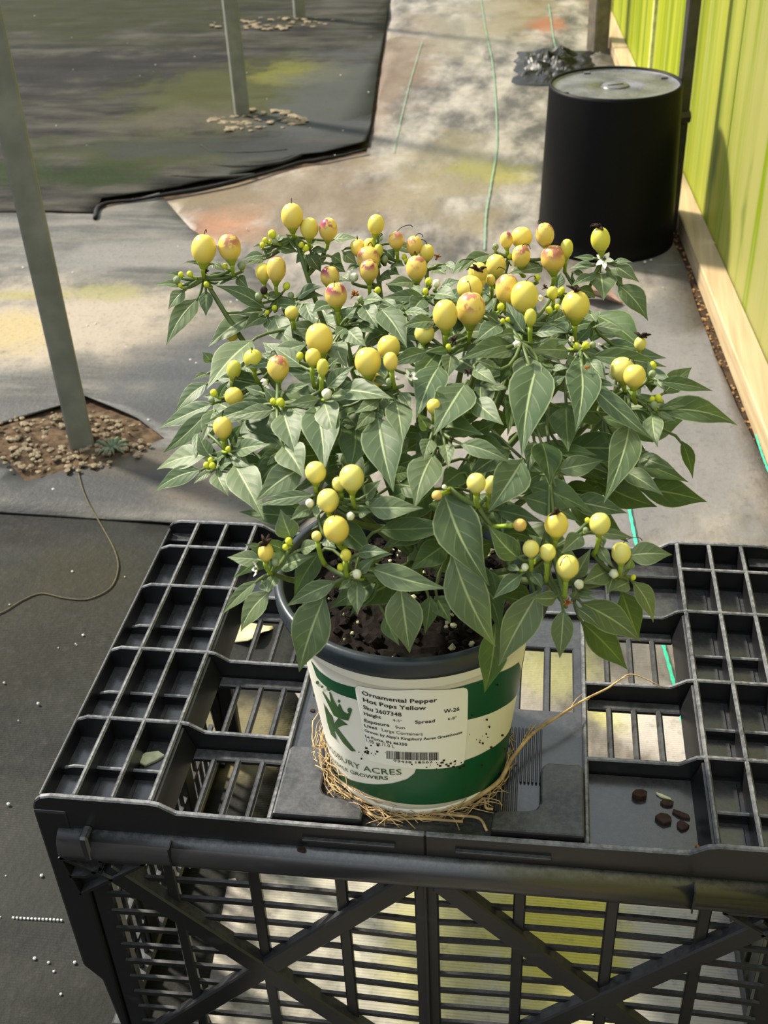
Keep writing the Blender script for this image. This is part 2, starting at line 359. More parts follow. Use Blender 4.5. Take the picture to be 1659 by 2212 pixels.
roll = catmull([on_z(*p, .014) for p in ((205, 472), (222, 442), (330, 426), (500, 394), (640, 354), (700, 344), (790, 324))], 6)
g = G(); g.tube([p + np.array([0, 0, .0008 * math.sin(i * 1.1)]) for i, p in enumerate(roll)], [.0042 + .0010 * math.sin(i * .5) for i in range(len(roll))], 8)
g.build('rolled_edge', mat_black('edge_plastic', .012, .6, .1, .1), shb, True)
for P in (((435, 315), (470, 330), (560, 330), (620, 325)), ((420, 355), (520, 360), (600, 352), (650, 335)), ((370, 380), (450, 384), (550, 378))):
    g = G(); g.tube(catmull([on_z(*p, .0135) for p in P], 6), .0045, 6); g.build('crease', m_back, shb, True)

# woven marker threads of the strip by the wall (sewn into that sheet)
def thread(P, w, mat, z=.0068):
    pts = catmull([on_z(x, y, z) for x, y in P], 12); v = []; f = []
    for i, p in enumerate(pts):
        k = z + .001 + .002 * noise.noise(Vector((p[0] * 5, p[1] * 5, 5)))
        jit = 1 + .25 * math.sin(i * 2.3)
        v += [(p[0] - w * jit, p[1], k + .0012), (p[0] + w * jit, p[1], k + .0012)]
        if i: f.append((2 * i - 2, 2 * i - 1, 2 * i + 1, 2 * i))
    o = pyd('marker_thread', v, f, mat, SHEET_PATH); return o
thread([(1036, -20), (1048, 60), (1065, 150), (1073, 300), (1060, 400), (1050, 460), (1046, 540)], .0016, M['thread_pale'])
thread([(912, 90), (885, 180), (868, 250), (850, 330)], .0010, M['thread_pale'])
thread([(1185, 10), (1195, 80), (1203, 120)], .002, M['thread_pale'])
thread([(1300, 880), (1330, 980), (1352, 1070), (1372, 1170), (1400, 1290), (1430, 1390), (1460, 1500), (1492, 1640)], .0018, M['thread'])
thread([(1632, 940), (1652, 1000), (1680, 1070)], .0012, M['thread'], .0085)
# dotted line woven in the foreground sheet
for i in range(14):
    p = on_z(28 + i * 8, 1981 + i * .4, .008)
    if i == 0: dots = G()
    dots.box(p[0] - .0008, p[0] + .0008, p[1] - .0007, p[1] + .0007, .006, .0078)
o = dots.build('woven_dots', M['grit'], bpy.data.objects['ground_cover_sheet.002']); o['kind'] = 'stuff'

# soil, lumpy concrete footing and weed in the cut-out around the near post
POST1 = on_z(180, 972)
lo = empty('post_footing', (POST1[0], POST1[1], 0))
N = 46; vv = []; ff = []
for j in range(N):
    for i in range(N):
        x = -.20 + .36 * i / (N - 1); y = -.11 + .22 * j / (N - 1)
        e = max(0, 1 - ((x + .02) / .17) ** 2 - (y / .10) ** 2)
        z = .002 + .010 * e + .010 * e * abs(noise.noise(Vector((x * 60, y * 60, 1)))) + .006 * e * noise.noise(Vector((x * 130, y * 130, 4)))
        vv.append((x, y, z))
for j in range(N - 1):
    for i in range(N - 1): a = j * N + i; ff.append((a, a + 1, a + N + 1, a + N))
pyd('crumbled_concrete', vv, ff, plain('footing_soil', srgb(74, 60, 46), .95, .1, .6, 70, .8), lo, True)
g = G(); r2 = random.Random(3)
for k in range(260):
    a = r2.uniform(0, 6.28); q = math.sqrt(r2.random()); x = POST1[0] - .03 + .13 * q * math.cos(a); y = POST1[1] + .085 * q * math.sin(a); s = r2.uniform(.0015, .006)
    bm = bmesh.new(); bmesh.ops.create_icosphere(bm, subdivisions=1, radius=s)
    g.add([(x + v.co.x * r2.uniform(.7, 1.3), y + v.co.y * r2.uniform(.7, 1.3), .014 + v.co.z * .6) for v in bm.verts], [tuple(v.index for v in f.verts) for f in bm.faces]); bm.free()
o = g.build('rubble', M['gravel'], lo); o['kind'] = 'stuff'
tag(lo, 'crumbled pale concrete footing in the fabric cut-out by the post', 'concrete footing')
wroot = empty('weed', on_z(245, 985))
for k in range(16):
    a = r2.uniform(0, 6.28); b = np.array(wroot.location); tip = b + np.array([.03 * math.cos(a), .022 * math.sin(a), r2.uniform(.006, .02)])
    g = G(); g.tube(bez(b + np.array([0, 0, .006]), (b + tip) / 2 + np.array([0, 0, .018]), tip, 5), [.0012, .002, .003, .0018, .0003], 5); g.build('sprig', M['weed'], wroot, True)
tag(wroot, 'small grey-green weed sprawling at the edge of the cut-out', 'weed')
g = G(); g.tube(catmull([on_z(x, y, .0125 if y < 1110 else .0075) for x, y in ((192, 985), (170, 1010), (175, 1045), (190, 1085), (222, 1140), (248, 1190), (255, 1230), (238, 1270), (190, 1294), (140, 1292), (90, 1282), (50, 1296), (0, 1325), (-60, 1340))], 6), .0009, 6)
tag(g.build('string', M['string'], None, True), 'thin tan string curling over the dark ground cover', 'string')

# greenhouse posts (square tube)
def post(name, base, w, h, mat, rz, label, lean=(0, 0), cat='post', group=None):
    r = empty(name, base); g = G(); c, s = math.cos(rz), math.sin(rz); pts = []
    for z in (0, h):
        for a, b in ((-1, -1), (1, -1), (1, 1), (-1, 1)):
            pts.append((base[0] + lean[0] * z + (a * c - b * s) * w / 2, base[1] + lean[1] * z + (a * s + b * c) * w / 2, base[2] + z))
    g.hexa(pts); g.build('tube', mat, r, bevel=w * .08)
    tag(r, label, cat, group); return r
P2 = on_z(524, 258); P3 = on_z(648, 48)
post('steel_post', (POST1[0], POST1[1], -.02), .033, 2.6, M['steel'], .42, 'grey square steel post rising from the crumbled concrete footing')
post('steel_post', (P2[0], P2[1], -.02), .036, 2.6, M['steel'], .42, 'grey square steel post standing in the dark stained ground cover')
post('steel_post', (P3[0], P3[1], -.02), .036, 2.6, M['steel'], .42, 'farthest square steel post, beside a pale torn patch')
for (cx, cy, rx, ry, n, lab) in ((555, 262, .14, .10, 60, 'torn rubble patch around the middle steel post'), (590, 52, .22, .10, 50, 'pale torn patch beside the farthest steel post')):
    c = on_z(cx, cy, .014); g = G()
    for k in range(n):
        a = r2.uniform(0, 6.28); q = math.sqrt(r2.random()); x = c[0] + rx * q * math.cos(a); y = c[1] + ry * q * math.sin(a); s = r2.uniform(.004, .015)
        bm = bmesh.new(); bmesh.ops.create_icosphere(bm, subdivisions=1, radius=s)
        g.add([(x + v.co.x * r2.uniform(.6, 1.6), y + v.co.y * r2.uniform(.6, 1.4), .017 + v.co.z * .30) for v in bm.verts], [tuple(v.index for v in f.verts) for f in bm.faces]); bm.free()
    o = g.build('rubble_patch', M['gravel'], None); tag(o, lab, 'rubble'); o['kind'] = 'stuff'

# right side wall: wooden sill on the floor, translucent algae-covered panels, dark pole
SL = -.0540; WX = lambda y, off=0: .3292 + off + SL * (y - 1.398)
def wallbox(y0, y1, o0, o1, z0, z1):
    g = G(); g.hexa([(WX(y0, o0), y0, z0), (WX(y0, o1), y0, z0), (WX(y1, o1), y1, z0), (WX(y1, o0), y1, z0), (WX(y0, o0), y0, z1), (WX(y0, o1), y0, z1), (WX(y1, o1), y1, z1), (WX(y1, o0), y1, z1)]); return g
t = NT('sill_wood'); p = t.mapping(t.pos(), (1, 1, 1), (0, 0, .054)); gr = t.noise(t.mapping(p, (55, 2.2, 90)), 1, 5, .6); n = t.noise(p, 6, 4)
c = t.mix(t.ramp(gr, .3, .7), srgb(178, 158, 122), srgb(152, 130, 96)); c = t.mix(t.math('MULTIPLY', t.ramp(n, .5, .75), .5), c, srgb(140, 134, 108))
t.set(Base_Color=c, Roughness=.75); t.bump(gr, .3, .001); M['wood'] = t.m
for i, (y0, y1) in enumerate(((-1.2, 3.08), (3.09, 7.0))):
    o = wallbox(y0, y1, 0, .042, 0, .038).build('trim_%d' % (i + 1), M['wood'], None, bevel=.002)
    o['kind'] = 'structure'; o['label'] = 'pale wooden sill board along the foot of the green wall'
t = NT('algae_panel'); p = t.mapping(t.pos(), (1, 1, 1), (0, 0, .054))
s1 = t.noise(t.mapping(p, (0, 15, .7)), 1, 6, .62); s2 = t.noise(t.mapping(p, (0, 38, 1.2)), 1, 4, .6); s3 = t.noise(t.mapping(p, (0, 7, 3)), 1, 4, .55)
c = t.mix(t.ramp(s1, .36, .62), srgb(150, 170, 16), srgb(206, 210, 50)); c = t.mix(t.math('MULTIPLY', t.ramp(s2, .53, .72), .8), c, srgb(206, 208, 150))
sy = t.N('ShaderNodeSeparateXYZ'); t.L(p, sy.inputs[0])
near = t.math('SUBTRACT', 1.0, t.ramp(sy.outputs[1], 1.2, 2.1))
c = t.mix(t.math('MULTIPLY', t.math('MULTIPLY', near, t.ramp(s1, .32, .52)), .85), c, srgb(190, 184, 128)); c = t.mix(t.math('MULTIPLY', t.ramp(s3, .62, .75), .45), c, srgb(84, 112, 10))
t.set(Base_Color=c, Roughness=.45); tr = t.N('ShaderNodeBsdfTranslucent'); t.L(c, tr.inputs[0]); ms = t.N('ShaderNodeMixShader'); ms.inputs[0].default_value = .55
t.L(t.b.outputs[0], ms.inputs[1]); t.L(tr.outputs[0], ms.inputs[2]); t.L(ms.outputs[0], t.out.inputs[0]); M['panel'] = t.m
wr = empty('wall_right', (WX(1.4, .045), 1.4, 0)); wr['kind'] = 'structure'
for (y0, y1) in ((-1.2, -.39), (-.38, .62), (.63, 1.56), (1.57, 2.58), (2.59, 3.6), (3.61, 4.8), (4.81, 7.0)):
    wallbox(y0, y1, .043, .049, .0, 1.5).build('panel', M['panel'], wr)
for y in (2.585, 3.605):
    wallbox(y - .012, y + .012, .036, .043, .036, 1.5).build('joint_strip', plain('joint_strip', srgb(190, 190, 120), .5), wr)
PB = on_z(1446, 500)
rp = post('wall_pole', (PB[0], PB[1], 0), .021, 1.5, M['darkmetal'], .25, 'dark slim metal pole standing beside the black bucket', cat='pole')
b = on_y(1453, 248, PB[1] - .01); g = G(); g.tube([b + np.array([-.016, -.004, 0]), b + np.array([.02, .004, 0])], [.006, .006], 8); g.build('bolt', M['bolt'], rp)
g = G(); g.tube([b + np.array([.012, 0, -.004]), b + np.array([.03, .004, -.004])], [.013, .012], 8); g.build('bracket', M['darkmetal'], rp)
P4 = on_z(1290, 112)
post('wooden_post', (P4[0], P4[1], 0), .05, 1.8, M['wood_post'], .5, 'weathered square post at the far end of the wooden sill')

# upturned black bucket
BC = (.172, 1.665, .004)
bk = empty('upturned_bucket', BC)
g = G(); g.lathe([(.128, 0), (.1285, .004), (.1275, .012), (.1262, .014), (.1255, .03), (.1165, .282), (.1145, .288), (.1115, .287), (.1105, .283)], BC, 72); g.build('wall', M['bucket'], bk, True)
g = G(); g.lathe([(.1108, .284), (.108, .2815), (.098, .281), (.06, .2812), (.0285, .2815), (.0275, .2795), (.0245, .2792), (.0235, .2825), (.0225, .2832), (.0, .2832)], BC, 72); g.build('base_disc', M['bucket_lid'], bk, True)
g = G(); z = BC[2] + .2835
g.hexa([(BC[0] - .014, BC[1] - .006, z - .001), (BC[0] - .012, BC[1] - .008, z - .001), (BC[0] + .014, BC[1] + .004, z - .001), (BC[0] + .012, BC[1] + .006, z - .001)] + [(BC[0] - .014, BC[1] - .006, z + .001), (BC[0] - .012, BC[1] - .008, z + .001), (BC[0] + .014, BC[1] + .004, z + .001), (BC[0] + .012, BC[1] + .006, z + .001)])
g.build('mould_mark', M['bucket_lid'], bk)
for k in range(4):
    a = .5 + k * math.pi / 2; c0 = (BC[0] + .1 * math.cos(a), BC[1] + .1 * math.sin(a)); g = G(); g.box(c0[0] - .006, c0[0] + .006, c0[1] - .004, c0[1] + .004, BC[2] + .279, BC[2] + .284); g.build('foot', M['bucket_lid'], bk, bevel=.001)
tag(bk, 'black plastic bucket standing upside down by the green wall', 'bucket')
# crumpled black plastic behind the bucket
N = 40; c = on_z(1196, 150); vv = []; ff = []
for j in range(N):
    for i in range(N):
        a = i / (N - 1) * 2 - 1; b_ = j / (N - 1) * 2 - 1; e = max(0, 1 - a * a) * max(0, 1 - b_ * b_)
        x = a * .11; y = b_ * .20
        vv.append((c[0] + x + .02 * noise.noise(Vector((x * 20, y * 20, 2))), c[1] + y, .006 + e * (.010 + .05 * abs(noise.noise(Vector((x * 17, y * 12, 7)))) + .022 * abs(noise.noise(Vector((x * 44, y * 34, 3)))))))
for j in range(N - 1):
    for i in range(N - 1): a = j * N + i; ff.append((a, a + 1, a + N + 1, a + N))
o = pyd('crumpled_plastic', vv, ff, mat_black('crumpled_film', .005, .42, .05, .25), None, False); tag(o, 'crumpled black plastic film heaped behind the upturned bucket', 'plastic film')
# soil and litter strip between the sheet edge and the sill
g = G()
for k in range(420):
    y = r2.uniform(.55, 1.75); x = WX(y, -r2.uniform(.0, .03)); s = r2.uniform(.0008, .0032)
    bm = bmesh.new(); bmesh.ops.create_icosphere(bm, subdivisions=1, radius=s)
    g.add([(x + v.co.x, y + v.co.y * r2.uniform(.7, 2), .001 + v.co.z * .6) for v in bm.verts], [tuple(v.index for v in f.verts) for f in bm.faces]); bm.free()
o = g.build('soil_litter', plain('litter', srgb(132, 104, 70), .95, .1, .5, 80, .6), fl); o['kind'] = 'stuff'
# dry leaves on the ground
def flat_leaf(name, bx, tx, w, z, mat, label, curl=.01):
    b, t_ = on_z(*bx, z), on_z(*tx, z); d = t_ - b; L_ = np.linalg.norm(d); d /= L_; n_ = np.cross((0, 0, 1), d); vv = []; ff = []
    prof = [.08, .5, .85, 1, .9, .66, .35, .05]
    for i, q in enumerate(prof):
        v = i / 7
        for s in (-1, -.5, 0, .5, 1):
            vv.append(b + d * L_ * v + n_ * s * q * w * (1 + .12 * math.sin(9 * v + s)) + np.array([0, 0, .002 + curl * abs(s) ** 1.5 * q + .004 * math.sin(v * 5 + s)]))
    for i in range(7):
        for j in range(4): a = i * 5 + j; ff.append((a, a + 1, a + 6, a + 5))
    o = pyd(name, vv, ff, mat, None, True); md = o.modifiers.new('s', 'SOLIDIFY'); md.thickness = .0005
    tag(o, label, 'leaf'); return o
flat_leaf('dry_leaf', (500, 1385), (590, 1355), .017, .006, M['dryleaf'], 'pale dry leaf on the ground below the crate slots', .004)
flat_leaf('dry_leaf', (1240, 640), (1345, 655), .022, .008, plain('dry_leaf_brown', srgb(150, 122, 108), .85, .2, .25, 60, .3), 'curled brown dry leaf on the ground near the upturned bucket', .02)
g = G()
for k in range(36):
    x, y = r2.uniform(-20, 420), r2.uniform(1130, 2150); p = on_z(x, y, .0065); s = r2.uniform(.0007, .0018)
    bm = bmesh.new(); bmesh.ops.create_icosphere(bm, subdivisions=1, radius=s); g.add([(p[0] + v.co.x, p[1] + v.co.y, p[2] + s * .5 + v.co.z) for v in bm.verts], [tuple(v.index for v in f.verts) for f in bm.faces]); bm.free()
for k in range(130):
    x, y = r2.uniform(0, 1450), r2.uniform(20, 1060); p = on_z(x, y, .014 if y < 330 else .008); s = r2.uniform(.0012, .003)
    if p[0] > WX(p[1]) - .01: continue
    bm = bmesh.new(); bmesh.ops.create_icosphere(bm, subdivisions=1, radius=s); g.add([(p[0] + v.co.x, p[1] + v.co.y, p[2] + s * .5 + v.co.z) for v in bm.verts], [tuple(v.index for v in f.verts) for f in bm.faces]); bm.free()
o = g.build('grit', M['grit'], fl); o['kind'] = 'stuff'
# ================================================================ the upturned black crate
XA, XB, XC = .218, .1937, .1693; XG = .0955; XO = .246; D_ = .297
ROWS = [.0687, .1386, .2120, .2625]; FR = [0.0] + ROWS + [D_]
cr = empty('crate', (0, D_ / 2, 0)); K = M['black']
tag(cr, 'upturned black plastic crate with ribbed base carrying the potted pepper', 'crate')
def cbox(name, x0, x1, y0, y1, z0, z1, bev=.0009, mat=None):
    g = G(); g.box(x0, x1, y0, y1, T + z0, T + z1); return g.build(name, mat or K, cr, bevel=bev)
def cprism(name, xz, y0, y1, bev=.0008, mat=None):      # outline in x-z, swept along y
    g = G(); g.prism([(x, 0, T + z) for x, z in xz], (0, y0, 0), (0, y1, 0)); return g.build(name, mat or K, cr, bevel=bev)
W2 = .0017
for s in (-1, 1):
    for x in (XA, XB, XC): cbox('rib', s * x - W2, s * x + W2, .001, D_ - .001, -.021, 0, .0011, M['ribs'])
    cbox('rib', s * XG - W2, s * XG + W2, .001, ROWS[2], -.022, -.008, .001, M['ribs'])
    # outer side plate of the base and the column of sloped pockets next to it
    cprism('side_plate', [(s * XO, -.012), (s * (XO - .003), -.005), (s * (XO - .005), -.006), (s * (XO - .006), -.025), (s * (XO - .003), -.026), (s * XO, -.03)], .004, D_ - .004)
    for y in ROWS:
        prof = [(s * (XO - .001), -.021), (s * (XO - .0015), -.0085), (s * (XO - .006), -.003), (s * (XO - .013), -.0002), (s * XC, 0), (s * XC, -.021)]
        cprism('cross_rib', prof, y - W2, y + W2, mat=M['ribs'])
        if y < ROWS[3]:
            x1 = XG if y < ROWS[2] - .001 else .045
            cprism('cross_rib', [(s * XC, 0), (s * (XC - .006), -.001), (s * (XC - .016), -.0075), (s * x1, -.008), (s * x1, -.024), (s * XC, -.024)], y - W2, y + W2, mat=M['ribs'])
    for k in range(3):
        y = (FR[k] + FR[k + 1]) / 2
        cprism('half_rib', [(s * (XO - .004), -.021), (s * (XO - .007), -.0125), (s * (XO - .014), -.0105), (s * XC, -.0105), (s * XC, -.021)], y - .0014, y + .0014, mat=M['ribs'])
    a, b = sorted((s * (XO - .004), s * XC))
    cbox('pocket_floor', a, b, .002, D_ - .002, -.0225, -.0188, 0, M['black2'])
    for k in range(5):          # raised floor tiles of the pockets
        y0, y1 = FR[k], FR[k + 1]; cells = [(y0, (y0 + y1) / 2), ((y0 + y1) / 2, y1)] if k < 3 else [(y0, y1)]
        for (q0, q1) in cells:
            for (xl, xr) in ((XA, XB), (XB, XC)):
                lo_, hi_ = sorted((s * xl, s * xr)); cbox('pocket_tile', lo_ + .0045, hi_ - .0045, q0 + .0045, q1 - .0045, -.0192, -.0176, .0006, M['black2'])
    # the windows between outer columns and the middle pad
    for k in range(3):
        y0, y1 = FR[k] + .002, FR[k + 1] - .002
        a, b = sorted((s * (XC - .0015), s * (XG + .0015)))
        cprism('sloped_wall', [(s * (XC - .001), -.003), (s * (XC - .003), -.003), (s * (XC - .009), -.0225), (s * (XC - .001), -.0225)], y0, y1, .0005)
        if s > 0 and k == 0:
            cbox('tray_floor', a, b, y0, y1, -.0235, -.0195, .001, M['black2']); continue
        xs0, xs1 = XC - .0085, XG + .003; n = 4; bw = .0042; sw = (xs0 - xs1 - bw * 3) / 4
        cbox('slot_frame', *sorted((s * xs0, s * xs1)), y0, y0 + .006, -.0255, -.0215); cbox('slot_frame', *sorted((s * xs0, s * xs1)), y1 - .009, y1, -.0255, -.0215)
        for j in range(3):
            c0 = xs1 + sw * (j + 1) + bw * j; lo_, hi_ = sorted((s * c0, s * (c0 + bw))); cbox('slat', lo_, hi_, y0 + .004, y1 - .006, -.0255, -.0213, .0012)
    # raised corner blocks that frame the pad
    bl = [(.0938, .003), (.0938, .056), (.092, .0595), (.072, .0595), (.0685, .0565), (.0672, .052), (.0672, .026), (.065, .0215), (.060, .0195), (.043, .0185), (.0395, .016), (.0385, .003)]
    g = G(); g.prism([(s * x, y, T - .0125) for x, y in bl], (0, 0, 0), (0, 0, .0075)); g.build('corner_block', K, cr, bevel=.0015, seg=2)
# middle pad with slots toward the back
cbox('pad', -XG, XG, .003, .113, -.0165, -.012, .0008, M['black2'])
cbox('pad', -XG, XG, .176, ROWS[2] + .002, -.0165, -.012, .0008, M['black2'])
edges = [-XG, -.088, -.073, -.068, -.053, -.048, -.033, -.028, -.013, .013, .028, .033, .048, .053, .068, .073, .088, XG]
for i in range(0, len(edges), 2): cbox('pad_slat', edges[i], edges[i + 1], .111, .178, -.0165, -.0121, .001, M['black2'])
g = G()
for i in range(-28, 29):
    x = i * .0024
    y0, y1 = (.022, .094) if abs(x) < .054 else (.047, .094)
    g.prism([(x - .0008, 0, T - .0121), (x + .0008, 0, T - .0121), (x + .0004, 0, T - .0104), (x - .0004, 0, T - .0104)], (0, y0, 0), (0, y1, 0))
o = g.build('grip_ridges', K, cr); o['kind'] = 'stuff'
# back of the base: smooth shelf and ribs
cbox('back_shelf', -XC, XC, ROWS[2] + .001, D_ - .002, -.0235, -.0195, .0008, M['black2'])
for x in (-.115, -.06, .06, .115): cbox('rib', x - W2, x + W2, ROWS[2], D_ - .001, -.021, -.009, .001)
cbox('cross_rib', -XC, XC, ROWS[3] - W2, ROWS[3] + W2, -.021, -.0085)
for y0, y1 in ((-.002, .002), (D_ - .002, D_ + .002)):
    for s in (-1, 1):
        cprism('skirt', [(s * XO, -.032), (s * XO, -.012), (s * (XO - .002), -.0055), (s * (XO - .0065), -.0015), (s * (XO - .013), 0), (s * XC, 0), (s * (XC - .006), -.0012), (s * (XC - .016), -.0075), (s * .09, -.0085), (0, -.009), (0, -.032)], y0, y1, .0009, M['ribs'])
# front top bar with its pegs
g = G(); prof = [(-.0015, -.0272), (-.004, -.0275), (-.0065, -.0288), (-.0088, -.031), (-.0105, -.034), (-.0115, -.0375), (-.012, -.041), (-.0118, -.044), (-.0105, -.046), (-.0085, -.0468), (-.0015, -.0468)]
g.prism([(0, y, T + z) for y, z in prof], (-.232, 0, 0), (.232, 0, 0)); o = g.build('front_bar', M['bar'], cr); o.data.polygons.foreach_set('use_smooth', [len(p.vertices) == 4 for p in o.data.polygons])
for x in (-.2125, .2125): cbox('peg', x - .003, x + .003, -.0125, -.001, -.046, -.024, .0015, M['bar'])
cbox('bar_seam', -.1585, -.1575, -.0127, -.0015, -.047, -.028, 0); cbox('bar_seam', .1575, .1585, -.0127, -.0015, -.047, -.028, 0)
for s in (-1, 1):
    for (x0, x1) in ((.075, .018),):
        cprism('skirt_lip', [(s * x0, -.0185), (s * x1, -.0185), (s * x1, -.0205), (s * x0, -.0205)], -.0045, -.001, .0004)
# corner posts: outer plates and recessed inner frames
for s in (-1, 1):
    for (y0, y1) in ((-.003, .012), (D_ - .012, D_ + .003)):
        g = G(); g.prism([(s * x, 0, T + z) for x, z in [(XO, -.012), (XO - .001, -.174), (XO - .012, -.19), (XO - .018, -.278), (XO - .022, -.278), (XO - .022, -.012)]], (0, y0, 0), (0, y1, 0)); g.build('corner_post', K, cr, bevel=.002, seg=2)
        a, b = sorted((s * .2235, s * .2085)); cbox('frame_bar', a, b, y0 + .002, y1 - .004, -.27, -.045, .0015)
    c = lambda x, z: (s * x, 0, T + z)      # triangular gusset under the bar
    tri = [(.232, -.046), (.1765, -.046), (.2255, -.082)]
    for (p, q) in ((tri[0], tri[1]), (tri[1], tri[2]), (tri[2], tri[0]), (tri[0], (.2005, -.0645)), ((.205, -.046), (.2075, -.0585)), ((.229, -.064), (.2175, -.063)), ((.2175, -.063), (.2055, -.0525))):
        d = np.array([q[0] - p[0], q[1] - p[1]]); d = d / np.linalg.norm(d) * .0011; nx, nz = -d[1], d[0]
        g = G(); g.prism([c(p[0] + nx, p[1] + nz), c(p[0] - nx, p[1] - nz), c(q[0] - nx, q[1] - nz), c(q[0] + nx, q[1] + nz)], (0, -.0115, 0), (0, -.003, 0)); g.build('gusset_rib', K, cr)
    g = G(); g.prism([c(*p) for p in tri], (0, -.0045, 0), (0, -.0025, 0)); g.build('gusset_plate', M['black2'], cr)
# front and back lattice: slats, upright bars and crossed braces
ZS = [-.0545 - .0184 * k for k in range(12)]
for (y0, y1, f) in ((-.0030, -.0006, -1), (D_ - .0005, D_ + .0035, 1)):
    if f > 0:      # the back is one open hand-hold below the skirt
        g = G(); g.box(-.232, .232, y0 - .006, y1 + .006, 0.006, .018); g.build('bottom_rail', K, cr, bevel=.002); continue
    for i, z in enumerate(ZS):
        g = G(); n = 8; xs_ = np.linspace(-.212, .212, n * 2 + 1)
        for j in range(n * 2):
            q0, q1 = xs_[j], xs_[j + 1]; b0, b1 = [.0032 * (1 - ((abs(x) - .106) / .106) ** 2) for x in (q0, q1)]
            g.hexa([(q0, y0, T + z + b0 - .0018), (q1, y0, T + z + b1 - .0018), (q1, y1, T + z + b1 - .0018), (q0, y1, T + z + b0 - .0018), (q0, y0, T + z + b0 + .0018), (q1, y0, T + z + b1 + .0018), (q1, y1, T + z + b1 + .0018), (q0, y1, T + z + b0 + .0018)])
        g.build('slat', K, cr)
    for x, w in ((-.165, .0038), (-.1095, .0038), (-.0535, .0038), (0, .0075), (.0575, .0038), (.1135, .0038), (.168, .0038)):
        cbox('upright_bar', x - w, x + w, y0 - .0012, y1 + .0012, -.27, -.045, .001)
    cbox('upright_ridge', -.001, .001, *sorted((y0 if f < 0 else y1, (y0 if f < 0 else y1) + f * .006)), -.27, -.047, .0004)
    for s in (-1, 1):
        for bi, (p, q) in enumerate((((.009, -.047), (.213, -.258)), ((.205, -.058), (.009, -.255)))):
            d = np.array([q[0] - p[0], q[1] - p[1]]); d = d / np.linalg.norm(d); nx, nz = -d[1] * .0072, d[0] * .0072
            ya, yb = sorted(((y0 if f < 0 else y1) + f * (.0055 + .0007 * bi), (y0 if f < 0 else y1) - f * .0035))
            g = G(); g.prism([(s * (p[0] + nx), 0, T + p[1] + nz), (s * (p[0] - nx), 0, T + p[1] - nz), (s * (q[0] - nx), 0, T + q[1] - nz), (s * (q[0] + nx), 0, T + q[1] + nz)], (0, ya, 0), (0, yb, 0)); g.build('brace', K, cr, bevel=.0012)
    g = G(); g.box(-.232, .232, y0 - .006, y1 + .006, 0.006, .018); g.build('bottom_rail', K, cr, bevel=.002)
# side lattices: narrow upright slats with cross bars, one rib band
for s in (-1, 1):
    x0, x1 = sorted((s * .2335, s * .2365))
    ys = np.arange(.016, D_ - .012, .0135)
    for i, y in enumerate(ys): cbox('side_slat', x0, x1, y - .0016, y + .0016, -.27, -.03, 0)
    for k in range(7):
        z = -.05 - k * .036; cbox('side_bar', x0 - .0006, x1 + .0006, .008, D_ - .008, z - .002, z + .002, 0)
    for y in (.085, .21): cbox('side_post', x0 - .0016, x1 + .0016, y - .009, y + .009, -.27, -.03, .001)
    g = G(); xa, xb = sorted((s * .228, s * .244)); g.box(xa, xb, .006, D_ - .006, .006, .018); g.build('bottom_rail', K, cr, bevel=.002)
for s in (-1, 1):
    for y in (.012, D_ - .012):
        g = G(); g.box(s * .232 - .008, s * .232 + .008, y - .008, y + .008, 0.0052, .012); g.build('foot', K, cr)
# litter lying on the crate
def chip(name, px, z, sx, sy, rz, mat, label, h=.0025):
    p = on_z(*px, T + z); r_ = random.Random(px[0]); c, s = math.cos(rz), math.sin(rz); n = 7; poly = []
    for i in range(n):
        a = 2 * math.pi * i / n; q = r_.uniform(.7, 1.1); x, y = sx * q * math.cos(a), sy * q * math.sin(a); poly.append((p[0] + x * c - y * s, p[1] + x * s + y * c, T + z))
    g = G(); g.prism(poly, (0, 0, -.0002), (0, 0, h)); o = g.build(name, mat, None, bevel=.0004); tag(o, label, 'debris'); return o
TR = -.0195
chip('soil_crumb', (1382, 1722), TR, .005, .004, .4, M['brown'], 'dark soil crumb with pale flecks in the crate tray', .004)
chip('stem_bit', (1432, 1722), TR, .0065, .0014, -.5, M['perlite'], 'thin pale stem bit lying in the crate tray', .0016)
chip('bark_chip', (1441, 1738), TR, .0042, .0034, .3, M['bark'], 'small bark chip against the pale stem bit', .002)
chip('bark_chip', (1434, 1772), TR, .006, .0044, .2, M['bark'], 'largest bark chip in the crate tray', .003)
chip('bark_chip', (1470, 1762), TR, .0058, .0026, -.5, M['bark'], 'narrow slanting bark chip in the crate tray', .002)
chip('bark_chip', (1474, 1786), TR, .0042, .0042, .9, M['bark'], 'reddish three-cornered bark chip in the crate tray', .002)
chip('bark_chip', (1516, 1835), TR, .0046, .0016, -.6, M['rust'], 'thin tan bark sliver at the rim of the crate tray', .0012)
chip('leaf_scrap', (322, 1640), -.0176, .010, .006, .3, M['perlite'], 'pale withered leaf scrap in a crate pocket', .002)
chip('soil_crumb', (652, 1838), -.0285, .003, .0022, 0, M['brown'], 'brown crumb stuck on the front bar of the crate', .002)
chip('soil_crumb', (676, 1536), -.012, .0022, .0016, 0, M['bark'], 'tiny brown crumb on the pad left of the pot', .0012)
